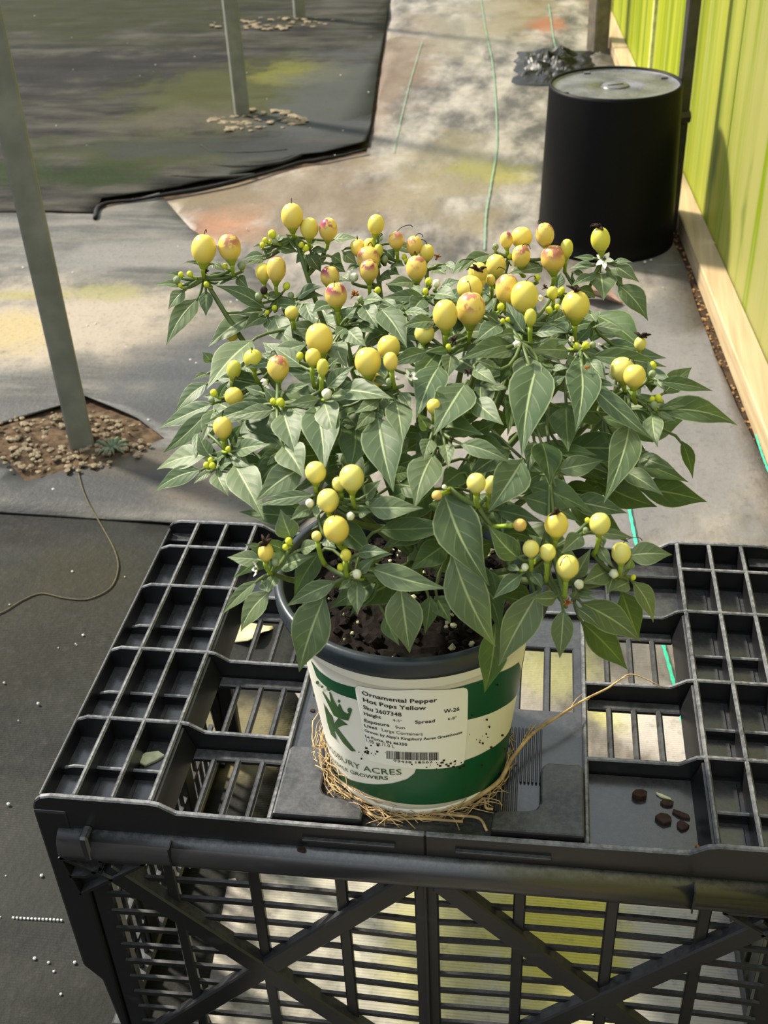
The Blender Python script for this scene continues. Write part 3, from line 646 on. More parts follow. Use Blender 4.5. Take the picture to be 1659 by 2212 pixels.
# ================================================================ the pot
PX, PY, PZ = -.012, .0715, T - .0120; PH = .145; RB, RT = .0570, .0722
pot = empty('plant_pot', (PX, PY, PZ)); PC = (PX, PY, PZ)
tag(pot, 'white plastic pot with dark green bands, crown logo and price label', 'flower pot')
g = G(); g.lathe([(0, .004), (.050, .004), (.053, 0), (RB - .001, 0), (RB + .0005, .002), (RB + .0005, .006), (RB, .0065)] + [(RB + (RT - RB) * h / PH, h) for h in np.linspace(.007, .118, 12)] + [(RT - .0005, .119), (RT + .0008, .121), (RT + .001, .133)], PC, 96); g.build('wall', M['white'], pot, True)
g = G(); g.lathe([(RT + .0008, .1315), (.0775, .1318), (.0795, .133), (.0802, .1365), (.0802, .1425), (.0793, .1448), (.0772, .1456), (.0752, .1448), (.0740, .142), (.0690, .130), (.0672, .116), (.0642, .085)], PC, 96); g.build('rim', M['rim'], pot, True)
SOILZ = .124
vv = []; ff = []; NR, NA = 22, 64
for i in range(NR + 1):
    for j in range(NA):
        r = .0686 * i / NR; a = 2 * math.pi * j / NA; x, y = r * math.cos(a), r * math.sin(a)
        vv.append((x, y, SOILZ + .007 * (1 - (r / .073) ** 2) + .003 * noise.noise(Vector((x * 90, y * 90, 2))) + .0022 * noise.noise(Vector((x * 260, y * 260, 5)))))
for i in range(NR):
    for j in range(NA): ff.append((i * NA + j, i * NA + (j + 1) % NA, (i + 1) * NA + (j + 1) % NA, (i + 1) * NA + j))
o = pyd('potting_soil', vv, ff, M['potsoil'], pot, False); o['kind'] = 'stuff'
gp = G(); gs = G()
for k in range(330):
    a = r2.uniform(0, 6.28); r = .069 * math.sqrt(r2.random()); x, y = PX + r * math.cos(a), PY + r * math.sin(a); z = PZ + SOILZ + .007 * (1 - (r / .073) ** 2) + .001
    w = k < 70; s = r2.uniform(.0007, .0021) if w else r2.uniform(.0012, .0035)
    bm = bmesh.new(); bmesh.ops.create_icosphere(bm, subdivisions=1, radius=s)
    (gp if w else gs).add([(x + v.co.x * r2.uniform(.6, 1.4), y + v.co.y * r2.uniform(.6, 1.4), z + v.co.z * r2.uniform(.6, 1.3)) for v in bm.verts], [tuple(v.index for v in f.verts) for f in bm.faces]); bm.free()
o = gp.build('perlite', M['perlite'], pot); o['kind'] = 'stuff'
o = gs.build('soil_crumbs', M['potsoil'], pot); o['kind'] = 'stuff'

# print on the pot: outlines in (angle, height) on the cone
SLOPE = (RT - RB) / PH
def cone(th, h, off=.0003): r = RB + SLOPE * h + off; return (PX + r * math.cos(th), PY + r * math.sin(th), PZ + h)
def px_cone(x, y):
    d = ray(x, y); o = CAM - np.array(PC); k = SLOPE
    a = d[0] ** 2 + d[1] ** 2 - (k * d[2]) ** 2; b = 2 * (o[0] * d[0] + o[1] * d[1] - k * d[2] * (RB + k * o[2])); c = o[0] ** 2 + o[1] ** 2 - (RB + k * o[2]) ** 2
    disc = b * b - 4 * a * c
    t_ = (-b - math.sqrt(max(disc, 0))) / (2 * a); p = o + t_ * d
    return (math.atan2(p[1], p[0]) % (2 * math.pi), p[2])
def decal(name, poly, mat, off, parent, px=True, holes=()):
    P = [px_cone(*q) for q in poly] if px else list(poly); Hs = [[px_cone(*q) for q in h] if px else h for h in holes]
    loops = [[Vector((a * .064, h, 0)) for a, h in P]] + [[Vector((a * .064, h, 0)) for a, h in q] for q in Hs]
    tri = tessellate_polygon(loops); V = [v for l in loops for v in l]; bm = bmesh.new(); bv = [bm.verts.new(v) for v in V]
    for f in tri:
        try: bm.faces.new([bv[i] for i in f])
        except ValueError: pass
    c = min(v.x for v in V)
    while c < max(v.x for v in V): bmesh.ops.bisect_plane(bm, geom=bm.verts[:] + bm.edges[:] + bm.faces[:], plane_co=(c, 0, 0), plane_no=(1, 0, 0)); c += .0022
    l0 = parent_loc(parent)
    for v in bm.verts: v.co = Vector(np.array(cone(v.co.x / .064, v.co.y, off)) - l0)
    for f in bm.faces:
        f.normal_update(); ctr = f.calc_center_median()
        if f.normal.x * (ctr.x + l0[0] - PX) + f.normal.y * (ctr.y + l0[1] - PY) < 0: f.normal_flip()
    me = bpy.data.meshes.new(name); bm.to_mesh(me); bm.free()
    return new_obj(name, me, mat, parent, True)
TH = lambda x, y: px_cone(x, y)[0]
tl, tr_ = px_cone(670, 1440), px_cone(1128, 1430)
# upper green band: sweeps down from the left, up to the right, goes on round the back
decal('green_band', [(672, 1425), (690, 1448), (720, 1470), (765, 1484), (830, 1494), (900, 1496), (965, 1489), (1020, 1475), (1075, 1453), (1120, 1430), (1131, 1462), (1115, 1500), (1085, 1527), (1045, 1545), (1010, 1554), (960, 1556), (860, 1552), (800, 1530), (768, 1510), (725, 1495), (700, 1478), (685, 1462)], M['green'], .0003, pot)
a1 = px_cone(1128, 1440)
decal('green_band', [(a1[0] - .05, a1[1] - .012), (a1[0] - .05, a1[1] + .006), (a1[0] + .9, .112), (a1[0] + 2.2, .112), (a1[0] + 2.2, .082), (a1[0] + .9, .082)], M['green'], .00028, pot, px=False)
# lower green band with a rounded white tongue for the name of the grower
decal('green_band', [(702, 1640), (712, 1655), (735, 1672), (770, 1688), (815, 1694), (850, 1691), (880, 1682), (895, 1670), (899, 1660), (896, 1652), (930, 1660), (965, 1654), (1010, 1640), (1050, 1622), (1085, 1598), (1111, 1566), (1106, 1640), (1098, 1665), (1070, 1690), (1030, 1712), (985, 1728), (930, 1737), (880, 1736), (820, 1724), (770, 1702), (735, 1682), (712, 1662)], M['green'], .0003, pot)
a2 = px_cone(1108, 1620); decal('green_band', [(a2[0] - .06, .008), (a2[0] - .06, a2[1] + .012), (a2[0] + .6, .055), (a2[0] + 2.6, .055), (a2[0] + 3.2, .012), (a2[0] + 2.8, .008)], M['green'], .00028, pot, px=False)
# logo: crown over a letter K
logo = decal('crown_logo', [(722, 1545), (708, 1517), (697, 1494), (699, 1492), (708, 1508), (716, 1516), (712, 1495), (714, 1493), (722, 1512), (731, 1529), (733, 1520), (735, 1520), (742, 1536), (751, 1541), (757, 1536), (760, 1537), (753, 1556), (740, 1553)], M['inkgreen'], .0004, pot)
for (x, y, r) in ((711, 1487, 5), (733, 1514, 3.2), (756, 1533, 5), (697, 1483, 3), (687, 1474, 4)):
    decal('crown_bead', [(x + r * math.cos(a), y + r * math.sin(a)) for a in np.linspace(0, 6.283, 11)[:-1]], M['inkgreen'], .0004, pot)
decal('letter_k', [(700, 1517), (710, 1536), (718, 1545), (722, 1564), (732, 1550), (740, 1556), (752, 1565), (742, 1566), (730, 1572), (745, 1592), (769, 1622), (760, 1622), (742, 1604), (726, 1580), (722, 1578), (728, 1598), (716, 1586), (708, 1560)], M['inkgreen'], .0004, pot)
def text(body, pL, pR, hpx, mat, parent, off=.0006, bold=0.0, name='lettering', fill=True):
    """printed line on the pot between two points of the surface; hpx = capital height in photo pixels"""
    cu = bpy.data.curves.new('t', 'FONT'); cu.body = body; cu.size = 1; cu.offset = bold; cu.resolution_u = 2
    ob = bpy.data.objects.new('t', cu); COL.objects.link(ob); bpy.context.view_layer.update()
    dg = bpy.context.evaluated_depsgraph_get(); me = bpy.data.meshes.new_from_object(ob.evaluated_get(dg)); bpy.data.objects.remove(ob); bpy.data.curves.remove(cu)
    me.name = name; n = len(me.vertices); co = np.zeros(n * 3); me.vertices.foreach_get('co', co); co = co.reshape(-1, 3)
    if n == 0: return
    w = co[:, 0].max(); L_, R_ = px_cone(*pL), px_cone(*pR); U_ = px_cone(pL[0], pL[1] - hpx); hh = (U_[1] - L_[1]) / .70
    l0 = parent_loc(parent); out = []
    for x, y, _ in co:
        f = x / w; th = L_[0] + (R_[0] - L_[0]) * f; h = L_[1] + (R_[1] - L_[1]) * f + y * hh; out += list(np.array(cone(th, h, off)) - l0)
    me.vertices.foreach_set('co', out); me.materials.clear(); me.update()
    return new_obj(name, me, mat, parent)
lab = decal('label', [(774, 1480), (900, 1488), (1000, 1484), (1008, 1487), (1010, 1494), (1009, 1560), (1003, 1640), (1000, 1648), (992, 1652), (930, 1660), (860, 1654), (800, 1642), (795, 1636), (785, 1570), (770, 1500), (768, 1486)], M['paper'], .0005, pot)
lab['label'] = 'white adhesive plant label printed in black'
I = M['ink']
for body, pL, pR, h, b in (('Ornamental Pepper', (783, 1498), (944, 1514), 8, .018), ('Hot Pops Yellow', (785, 1513), (920, 1531), 8, .018), ('Sku 2607348', (786, 1529), (868, 1546), 8, .012), ('W-26', (958, 1539), (991, 1533), 8, .014),
        ('Height', (787, 1542), (824, 1551), 6.5, .016), ('4-5"', (849, 1556), (868, 1559), 5.5, 0), ('Spread', (896, 1561), (939, 1558), 6.5, .016), ('6-8"', (966, 1554), (985, 1551), 5.5, 0),
        ('Exposure', (788, 1557), (842, 1568), 6.5, .016), ('Sun', (854, 1571), (875, 1573), 6, 0), ('Uses', (788, 1568), (816, 1574), 6, .016), ('Large Containers', (825, 1577), (913, 1587), 6.5, 0),
        ("Grown by Alsip's Kingsbury Acres Greenhouse", (789, 1578), (997, 1582), 5.2, .016), ('La Porte, IN 46350', (790, 1590), (880, 1609), 5.2, .016), ('1.05 qt /1.0 L', (791, 1599), (853, 1614), 6.5, 0), ('93438 16562', (850, 1643), (934, 1646), 5, 0)):
    text(body, pL, pR, h, I, lab, .0008, b)
rb = random.Random(5); x = 836.0; bars = []
while x < 947:
    w = rb.choice((1.2, 1.2, 2.0, 3.0)); y0 = 1620 + (x - 836) * .03 + 1.5 * math.sin((x - 836) / 110 * math.pi); bars.append((x, w, y0)); x += w + rb.choice((1.2, 1.6, 2.4))
for (x, w, y0) in bars: decal('barcode_bar', [(x, y0), (x + w, y0), (x + w, y0 + 17), (x, y0 + 17)], I, .0008, lab)
text('KINGSBURY ACRES', (690, 1598), (868, 1672), 13, M['inkgreen'], pot, .0005, 0, 'grower_name')
text('WHOLESALE GROWERS', (690, 1625), (839, 1683), 8, M['inkgreen'], pot, .0005, .012, 'grower_name')
g = G()
for k in range(70):          # specks of dirt on the white print
    x, y = r2.choice([(r2.gauss(1050, 30), r2.gauss(1585, 22)), (r2.gauss(960, 40), 1650 + r2.gauss(0, 5)), (r2.gauss(800, 15), r2.gauss(1620, 10)), (r2.uniform(720, 1090), r2.gauss(1455, 10))])
    th, h = px_cone(x, y)
    if h < .01 or h > .118: continue
    p = np.array(cone(th, h, .0006)); s = r2.uniform(.0002, .0007); g.box(p[0] - s, p[0] + s, p[1] - s, p[1] + s * .5, p[2] - s * .6, p[2] + s * .6)
o = g.build('dirt_specks', M['brown'], pot); o['kind'] = 'stuff'

# roots tangled round the foot of the pot
rt = random.Random(21); g = G()
def ringp(a, r, z): return np.array([PX + r * math.cos(a), PY + r * math.sin(a), PZ + z])
for k in range(70):
    a = rt.choice([rt.gauss(3.55, .35), rt.gauss(4.5, .5), rt.uniform(3.1, 6.5)]); da = rt.uniform(.15, .9) * rt.choice((-1, 1)); n = 7; pts = []
    left = math.exp(-((a - 3.6) / .5) ** 2); r0 = RB + .0015 + rt.random() * (.004 + .007 * left); z0 = .0012 + rt.random() * (.003 + .013 * left)
    for i in range(n):
        f = i / (n - 1); pts.append(ringp(a + da * f, max(RB + .0012, r0 + rt.gauss(0, .0012)), max(.0012, z0 + rt.gauss(0, .0016))))
    g.tube(catmull(pts, 2), rt.uniform(.00015, .00045), 4)
for k in range(26):          # loose ends
    a = rt.uniform(3.2, 5.9); p = ringp(a, RB + .003, .003); e = ringp(a + rt.uniform(-.3, .3), RB + rt.uniform(.006, .018), .0012)
    if e[1] < .004: e[1] = .004
    g.tube(catmull([p, (p + e) / 2 + np.array([rt.gauss(0, .003), 0, .003]), e], 3), .00035, 4)
o = g.build('root_tangle', M['root'], pot, True); o['kind'] = 'stuff'
zp = T - .0105
LR = [on_z(1000, 1742, zp), on_z(1075, 1690, zp + .004), on_z(1105, 1640, zp + .008), on_z(1150, 1585, zp + .01), on_z(1210, 1545, zp + .012), on_z(1262, 1512, T + .0005), on_z(1310, 1488, T), on_z(1335, 1472, T + .004), on_z(1368, 1457, T + .006), on_z(1440, 1488, T - .004)]
g = G(); pts = catmull(LR, 5); g.tube(pts, list(np.linspace(.0017, .0003, len(pts))), 6); g.build('root', M['root'], pot, True)
for k in range(9):
    i = rt.randrange(3, len(pts) - 8); e = pts[i + 4] + np.array([rt.gauss(0, .004), rt.gauss(0, .003), abs(rt.gauss(0, .002))]); g = G(); g.tube(catmull([pts[i], (pts[i] + e) / 2 + np.array([0, 0, .002]), e], 3), .0003, 4); g.build('rootlet', M['root'], pot, True)
for P in (((880, 1755), (940, 1758), (990, 1762), (1035, 1768), (1052, 1795)), ((760, 1740), (830, 1770), (900, 1768), (1000, 1775)), ((700, 1640), (720, 1690), (770, 1725), (850, 1750)), ((1020, 1745), (1045, 1725), (1050, 1745), (1065, 1748)), ((690, 1630), (672, 1640), (690, 1655))):
    g = G(); g.tube(catmull([on_z(x, y, zp + .001) for x, y in P], 5), .0009, 6); g.build('root', M['root'], pot, True)
# ================================================================ the pepper plant
REG = dict(A=(330, 450, .22302), B=(660, 450, .22302), R=(990, 470, .25919), C=(330, 740, .22302), M=(640, 740, .22302), N=(960, 740, .22302),
           E=(1250, 640, .21700), L=(470, 1100, .22302), P=(780, 1040, .22302), Q=(1030, 1060, .27125))
plant = empty('pepper_plant', (PX, PY, PZ + SOILZ))
tag(plant, 'bushy ornamental pepper plant covered in round yellow fruit', 'plant')
# the crown is a dome over the pot: a pixel on the plant lies where its ray meets that dome
EC = np.array([.006, .076, T + .200]); EA = np.array([.150, .135, .100])
def dome(x, y, k=1.0):
    d = ray(x, y) / EA / k; o = (CAM - EC) / EA / k
    a = d @ d; b = o @ d; c = o @ o - 1; disc = b * b - a * c
    return (-b - math.sqrt(disc)) / a if disc > 0 else -b / a
# (region, base x, base y, tip x, tip y, width, inner?)  in the coordinates of the region; base = where the leaf joins its stalk
LV = {
'A': [(300,745,0,745,75),(310,790,150,980,130),(440,870,130,1330,190),(515,795,515,1045,130),(330,690,125,640,80),(1090,970,610,750,150),(610,730,815,680,70),(815,660,925,770,100),(470,540,295,525,34),(570,530,700,610,70),
      (1080,460,860,505,90),(1090,490,890,550,80),(1140,400,1085,500,80),(1190,380,1410,430,130),(1420,380,1285,250,110),(1200,310,1290,260,60),(1070,370,975,375,40),(1480,450,1385,535,80),(1510,450,1625,615,120),(1660,420,1520,410,70),
      (1100,880,1270,820,80),(1200,930,1430,930,80),(1420,920,1565,1130,130),(1360,880,1660,850,90),(1400,870,1660,760,110),(1090,1000,800,1025,110),(930,1050,540,1340,190),(1090,1040,880,1170,110),(1110,1060,1250,1290,130),(1180,1050,1385,1340,170),(1250,1040,1480,1290,150,1)],
'B': [(250,310,510,290,90),(60,430,230,400,60),(60,430,150,620,120),(250,460,350,530,110),(20,350,165,345,60),(230,530,390,620,130),(360,430,500,540,120),(510,560,400,600,80),(340,660,440,710,100),(740,240,700,340,80),(770,410,860,510,110),
      (830,340,1090,450,100),(840,540,960,560,90),(780,610,910,645,80),(740,640,830,680,100),(1250,580,1360,640,110),(1340,540,1470,610,80),(1050,720,770,745,100),(1150,860,740,865,120),(1020,770,1140,850,80),(1140,870,1010,1030,140),(1190,850,1250,930,50),
      (1260,830,1470,870,120),(1310,760,1500,700,90),(570,890,760,890,90),(560,940,700,1160,140),(750,880,905,980,80),(720,970,980,1350,200),(520,1110,800,1230,130,1),(400,1060,500,960,90),(1260,1100,930,1155,130),(280,940,60,1020,120),(0,920,90,1130,120),
      (380,1160,280,1230,90),(420,1180,590,1340,130),(360,1200,460,1320,80),(300,1300,400,1390,110),(1660,500,1420,640,120),(1080,1300,1240,1340,90,1),(960,1000,1230,1030,70),(960,1240,1120,1280,140,1)],
'R': [(270,310,0,460,90),(240,350,60,440,60),(700,410,410,470,100),(1150,340,960,330,50),(1130,400,920,430,80),(1290,370,1455,375,45),(1310,400,1510,540,120),(1250,430,1375,580,110),(1180,450,1210,690,170),(1330,560,1580,860,190),(1130,480,930,580,70),(830,590,860,460,90,1),
      (960,450,1060,480,50),(1140,650,960,600,80),(550,960,400,700,120),(330,880,220,800,100),(340,890,140,1040,120),(200,920,20,980,90,1),(490,970,320,980,60),(450,1060,0,1190,150),(470,1100,200,1170,80),(920,1110,610,1110,130),(640,970,900,960,90),(650,1050,950,1020,70),
      (1000,1030,1100,920,90,1),(1110,1040,1150,830,110,1),(1140,900,1400,940,80),(1130,810,1550,1110,220,1),(800,900,910,960,100),(1090,790,1150,870,100),(720,900,800,850,70),(450,920,560,980,70,1)],
'E': [(110,600,875,705,170),(100,630,275,830,110),(130,830,400,900,70),(230,480,660,545,110,1),(690,820,690,640,100),(800,850,1340,945,120),(760,830,860,940,60),(690,830,720,960,110,1),(770,1130,1580,1285,215),(800,1130,1130,1090,50),(780,1150,975,1250,50),(735,1180,785,1500,150),
      (700,1100,560,1020,60),(700,1130,600,1120,50),(130,900,750,1440,190),(200,1200,740,1460,110,1),(505,1265,250,2060,240)],
'C': [(960,-20,525,450,255),(570,190,480,90,100),(540,300,380,365,50),(530,390,210,700,150),(590,590,45,835,150),(560,650,100,1070,150),(590,660,480,960,130),(600,820,540,950,80,1),(430,860,415,1150,60),(560,1110,440,880,140),(530,1090,40,1230,190),(480,1230,5,1455,150),(570,1250,395,1370,70),
      (620,1250,735,1490,140),(790,1180,1075,1710,250),(640,1210,790,1150,90),(620,1140,720,1070,80),(770,1090,965,1215,100),(760,1000,870,790,100,1),(800,1050,1140,990,130),(860,760,1260,1010,230,1),(960,640,1260,960,240,1),(1240,1040,970,1220,120,1),(1080,600,470,800,145),(1180,655,755,730,140),
      (1070,490,890,430,90),(1090,500,880,545,70),(1190,580,1070,430,100),(1240,560,1270,450,60),(1200,660,1190,790,70),(1260,670,1385,1095,230),(1290,470,1540,390,70),(1610,550,1310,595,120),(1150,180,890,240,90),(870,220,1000,300,60),(1330,620,1470,790,140,1),(640,560,740,370,80,1),
      (1460,1200,1000,1530,270),(1250,1100,985,1440,190,1),(1260,1000,1460,1310,230),(1560,1480,1000,1580,120),(1540,1600,1330,1720,110),(1600,1570,1580,1720,70),(1500,1690,840,1640,190,1)],
'M': [(270,570,375,940,190),(180,600,270,1260,280),(300,440,560,230,150),(340,520,560,540,90),(420,460,940,545,180),(570,270,710,360,60),(740,340,900,420,60),(800,560,560,690,110),(750,670,570,850,110),(780,670,860,740,60),(1270,90,870,245,130),(1480,80,1270,90,60),(1500,110,1465,345,130),
      (1390,220,1165,730,235),(960,560,1030,985,200),(1010,490,1110,640,90),(910,560,880,600,50),(790,720,940,1445,320),(570,830,510,1260,250,1),(440,790,330,1030,130,1),(1280,850,1170,680,110),(1640,390,1330,900,290),(1400,580,1350,470,100),(1260,900,880,880,120,1),(1300,930,1230,1145,130),
      (1330,1080,1145,1605,275),(1440,980,1470,1220,110),(950,1280,1150,1250,110,1),(1600,1250,1400,1400,180,1),(660,1500,820,1330,110),(700,1600,1230,1605,200),(650,1530,880,1490,90),(600,1650,730,1640,80),(540,1600,350,1565,80),(500,710,600,830,120,1),(390,0,500,250,150),(320,240,410,150,80),(930,1500,1120,1400,150,1),(1000,1180,1180,1120,140,1),(1150,800,1250,1000,150,1)],
'N': [(280,260,520,420,110),(500,260,300,170,80),(690,160,530,410,130,1),(790,130,760,555,205),(910,180,750,1105,320),(960,180,980,410,120,1),(690,450,610,910,120,1),(1310,190,1270,865,250),(1280,140,1200,260,90),(1400,170,1565,360,110),(1180,600,1200,1055,240,1),(280,550,575,800,170),(150,980,655,1165,160),
      (320,930,630,1080,130,1),(240,900,510,760,170,1),(140,780,380,690,100,1),(940,960,1020,1380,230,1),(760,1130,425,1640,310),(1100,1060,1485,1095,110,1),(810,1390,1450,1660,250,1),(760,1500,1310,1740,220,1),(500,1620,960,1740,150,1),(1040,420,1180,320,80),(1040,250,1200,250,60),(360,420,660,460,80,1)],
'L': [(720,290,610,0,205),(420,490,95,465,140),(420,370,260,340,60),(640,390,430,320,110),(600,570,945,450,120),(800,390,1020,320,100),(390,690,50,1015,110),(510,790,225,1190,185),(560,640,490,810,100),(430,700,495,810,70),(1150,700,660,940,160),(1290,700,1170,780,70),(1040,830,790,1575,330),(1350,710,1355,1025,160),
      (1370,610,1530,465,90),(1350,430,1659,420,110),(1540,700,1090,960,230,1),(1560,750,1280,1040,120,1),(1000,400,740,850,200,1),(1040,270,1150,380,90),(1310,450,1350,530,50)],
'P': [(90,840,835,1040,220),(380,1020,470,1660,310),(160,470,990,430,200,1),(800,110,1240,1010,410),(880,690,1300,1600,360),(1000,800,1340,1220,250,1),(830,600,470,860,230,1),(670,1110,620,1470,160,1),(720,1110,870,1370,170,1),(230,1300,370,1590,140,1),(0,690,305,705,100),(1530,750,1230,420,200),(1550,900,1275,1140,140),(1640,1200,1340,1110,130,1),(750,180,790,350,160,1),(100,250,600,260,130,1)],
'Q': [(430,660,520,780,80),(500,790,175,1395,250),(640,850,425,850,95),(690,940,660,1335,150),(790,930,985,1100,90),(820,890,1305,1200,195),(830,1040,1200,1425,190,1),(1150,800,1290,1180,180,1),(1240,720,1405,1050,130),(1210,730,1060,800,90),(1080,690,1035,830,70),(1040,640,830,740,130),(810,800,960,825,40),(800,840,960,870,40),(760,860,800,790,60),
      (780,700,910,460,110),(840,350,670,500,120),(960,330,1250,375,80),(975,440,1085,610,80),(980,360,1010,460,60),(1200,520,1555,510,170),(1200,640,1230,530,60),(250,600,350,640,50),(420,370,230,340,80,1),(440,880,180,850,130,1),(150,1050,60,1610,190,1)],
}
PROF = [(0, .05), (.06, .24), (.14, .60), (.24, .90), (.34, 1.0), (.45, .97), (.57, .80), (.69, .55), (.79, .34), (.88, .18), (.95, .08), (1, .012)]
US = [-1, -.72, -.42, -.16, 0, .16, .42, .72, 1]
NODES = []           # points where leaves and fruit join the branches
leafcount = 0
def leaf(x0, y0, x1, y1, wpx, inner, lr, free=None):
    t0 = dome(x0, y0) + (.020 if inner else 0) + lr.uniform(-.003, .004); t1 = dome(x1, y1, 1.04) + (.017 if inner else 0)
    lat = math.hypot(x1 - x0, y1 - y0) * t0 / F_PX
    t1 = t0 + max(-.75 * lat, min(.55 * lat, t1 - t0)) - .0015
    b, t_ = at_depth(x0, y0, t0), at_depth(x1, y1, t1)
    if free: b, t_, wm = free
    ax = t_ - b; Ln = np.linalg.norm(ax); ax = ax / Ln
    tocam = CAM - (b + t_) / 2; tocam /= np.linalg.norm(tocam)
    outw = (b + t_) / 2 - EC; outw /= np.linalg.norm(outw) + 1e-9
    nrm = .45 * np.array([0, 0, 1]) + .75 * tocam + .35 * outw + np.array([lr.gauss(0, .16), lr.gauss(0, .16), lr.gauss(0, .1)])
    nrm -= ax * (nrm @ ax); nrm /= np.linalg.norm(nrm); side = np.cross(nrm, ax)
    cosv = max(.55, abs(nrm @ tocam)); hw = wpx * t0 / F_PX / 2 / (.35 + .65 * cosv) * 1.12
    if free: hw = wm
    fold = lr.uniform(.16, .38); arch = lr.uniform(.05, .11) * Ln; wav = lr.uniform(.02, .07); ph = lr.uniform(0, 6); twist = lr.gauss(0, .12); bend = lr.gauss(0, .03) * Ln
    vv = []; ff = []; uv = []; nU = len(US)
    for i, (v, q) in enumerate(PROF):
        c = b + ax * Ln * v + nrm * arch * (4 * v * (1 - v)) * .8 + side * bend * math.sin(math.pi * v)
        tw = twist * (v - .3)
        s2 = side * math.cos(tw) + nrm * math.sin(tw)
        for u in US:
            w = hw * q * u
            vv.append(c + s2 * w + nrm * (fold * abs(w) - .35 * abs(u) ** 2 * fold * abs(w) + wav * hw * abs(u) ** 2 * q * math.sin(11 * v + ph + 2 * u)))
            uv.append((u * .5 + .5, v))
    for i in range(len(PROF) - 1):
        for j in range(nU - 1): a = i * nU + j; ff.append((a, a + 1, a + nU + 1, a + nU))
    me = bpy.data.meshes.new('leaf'); l0 = parent_loc(plant)
    org = b - l0
    me.from_pydata([tuple(p - b) for p in vv], [], ff); me.update(); ul = me.uv_layers.new(name='UVMap')
    ul.data.foreach_set('uv', [c for l in me.loops for c in uv[l.vertex_index]])
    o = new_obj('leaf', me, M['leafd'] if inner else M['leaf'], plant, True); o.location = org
    return b, ax, o
lr = random.Random(7); LEAFBASE = []
for key, L_ in LV.items():
    ox, oy, s = REG[key]
    for e in L_:
        e = tuple(e) + (0,) * (6 - len(e))
        b, ax, o = leaf(ox + e[0] * s, oy + e[1] * s, ox + e[2] * s, oy + e[3] * s, e[4] * s, e[5], lr); LEAFBASE.append((b, ax, o))

fr2 = random.Random(33)
for k in range(100):      # leaves deeper in the crown, between the stems
    a = fr2.uniform(0, 6.283); e = fr2.uniform(-.1, 1.25); q = fr2.uniform(.30, .72)
    d = np.array([math.cos(a) * math.cos(e), math.sin(a) * math.cos(e), math.sin(e)]); b = EC + d * EA * q
    if b[2] < PZ + PH + .012: b[2] = PZ + PH + fr2.uniform(.012, .03)
    out = np.array([math.cos(a + fr2.gauss(0, .5)), math.sin(a + fr2.gauss(0, .5)), fr2.uniform(-.55, .25)]); out /= np.linalg.norm(out); ln = fr2.uniform(.024, .040)
    bb, ax, o = leaf(900, 900, 920, 950, 20, 1, fr2, (b, b + out * ln, ln * fr2.uniform(.19, .26))); LEAFBASE.append((bb, ax, o))

for k in range(150):      # small leaves under the fruit on top of the crown
    a = fr2.uniform(0, 6.283); e = fr2.uniform(.35, 1.45); q = fr2.uniform(.74, .90)
    d = np.array([math.cos(a) * math.cos(e), math.sin(a) * math.cos(e), math.sin(e)]); b = EC + d * EA * q
    out = np.array([math.cos(a + fr2.gauss(0, .9)), math.sin(a + fr2.gauss(0, .9)), fr2.uniform(-.35, .25)]); out /= np.linalg.norm(out); ln = fr2.uniform(.014, .030)
    bb, ax, o = leaf(900, 900, 920, 950, 20, fr2.random() < .25, fr2, (b, b + out * ln, ln * fr2.uniform(.19, .25))); LEAFBASE.append((bb, ax, o))

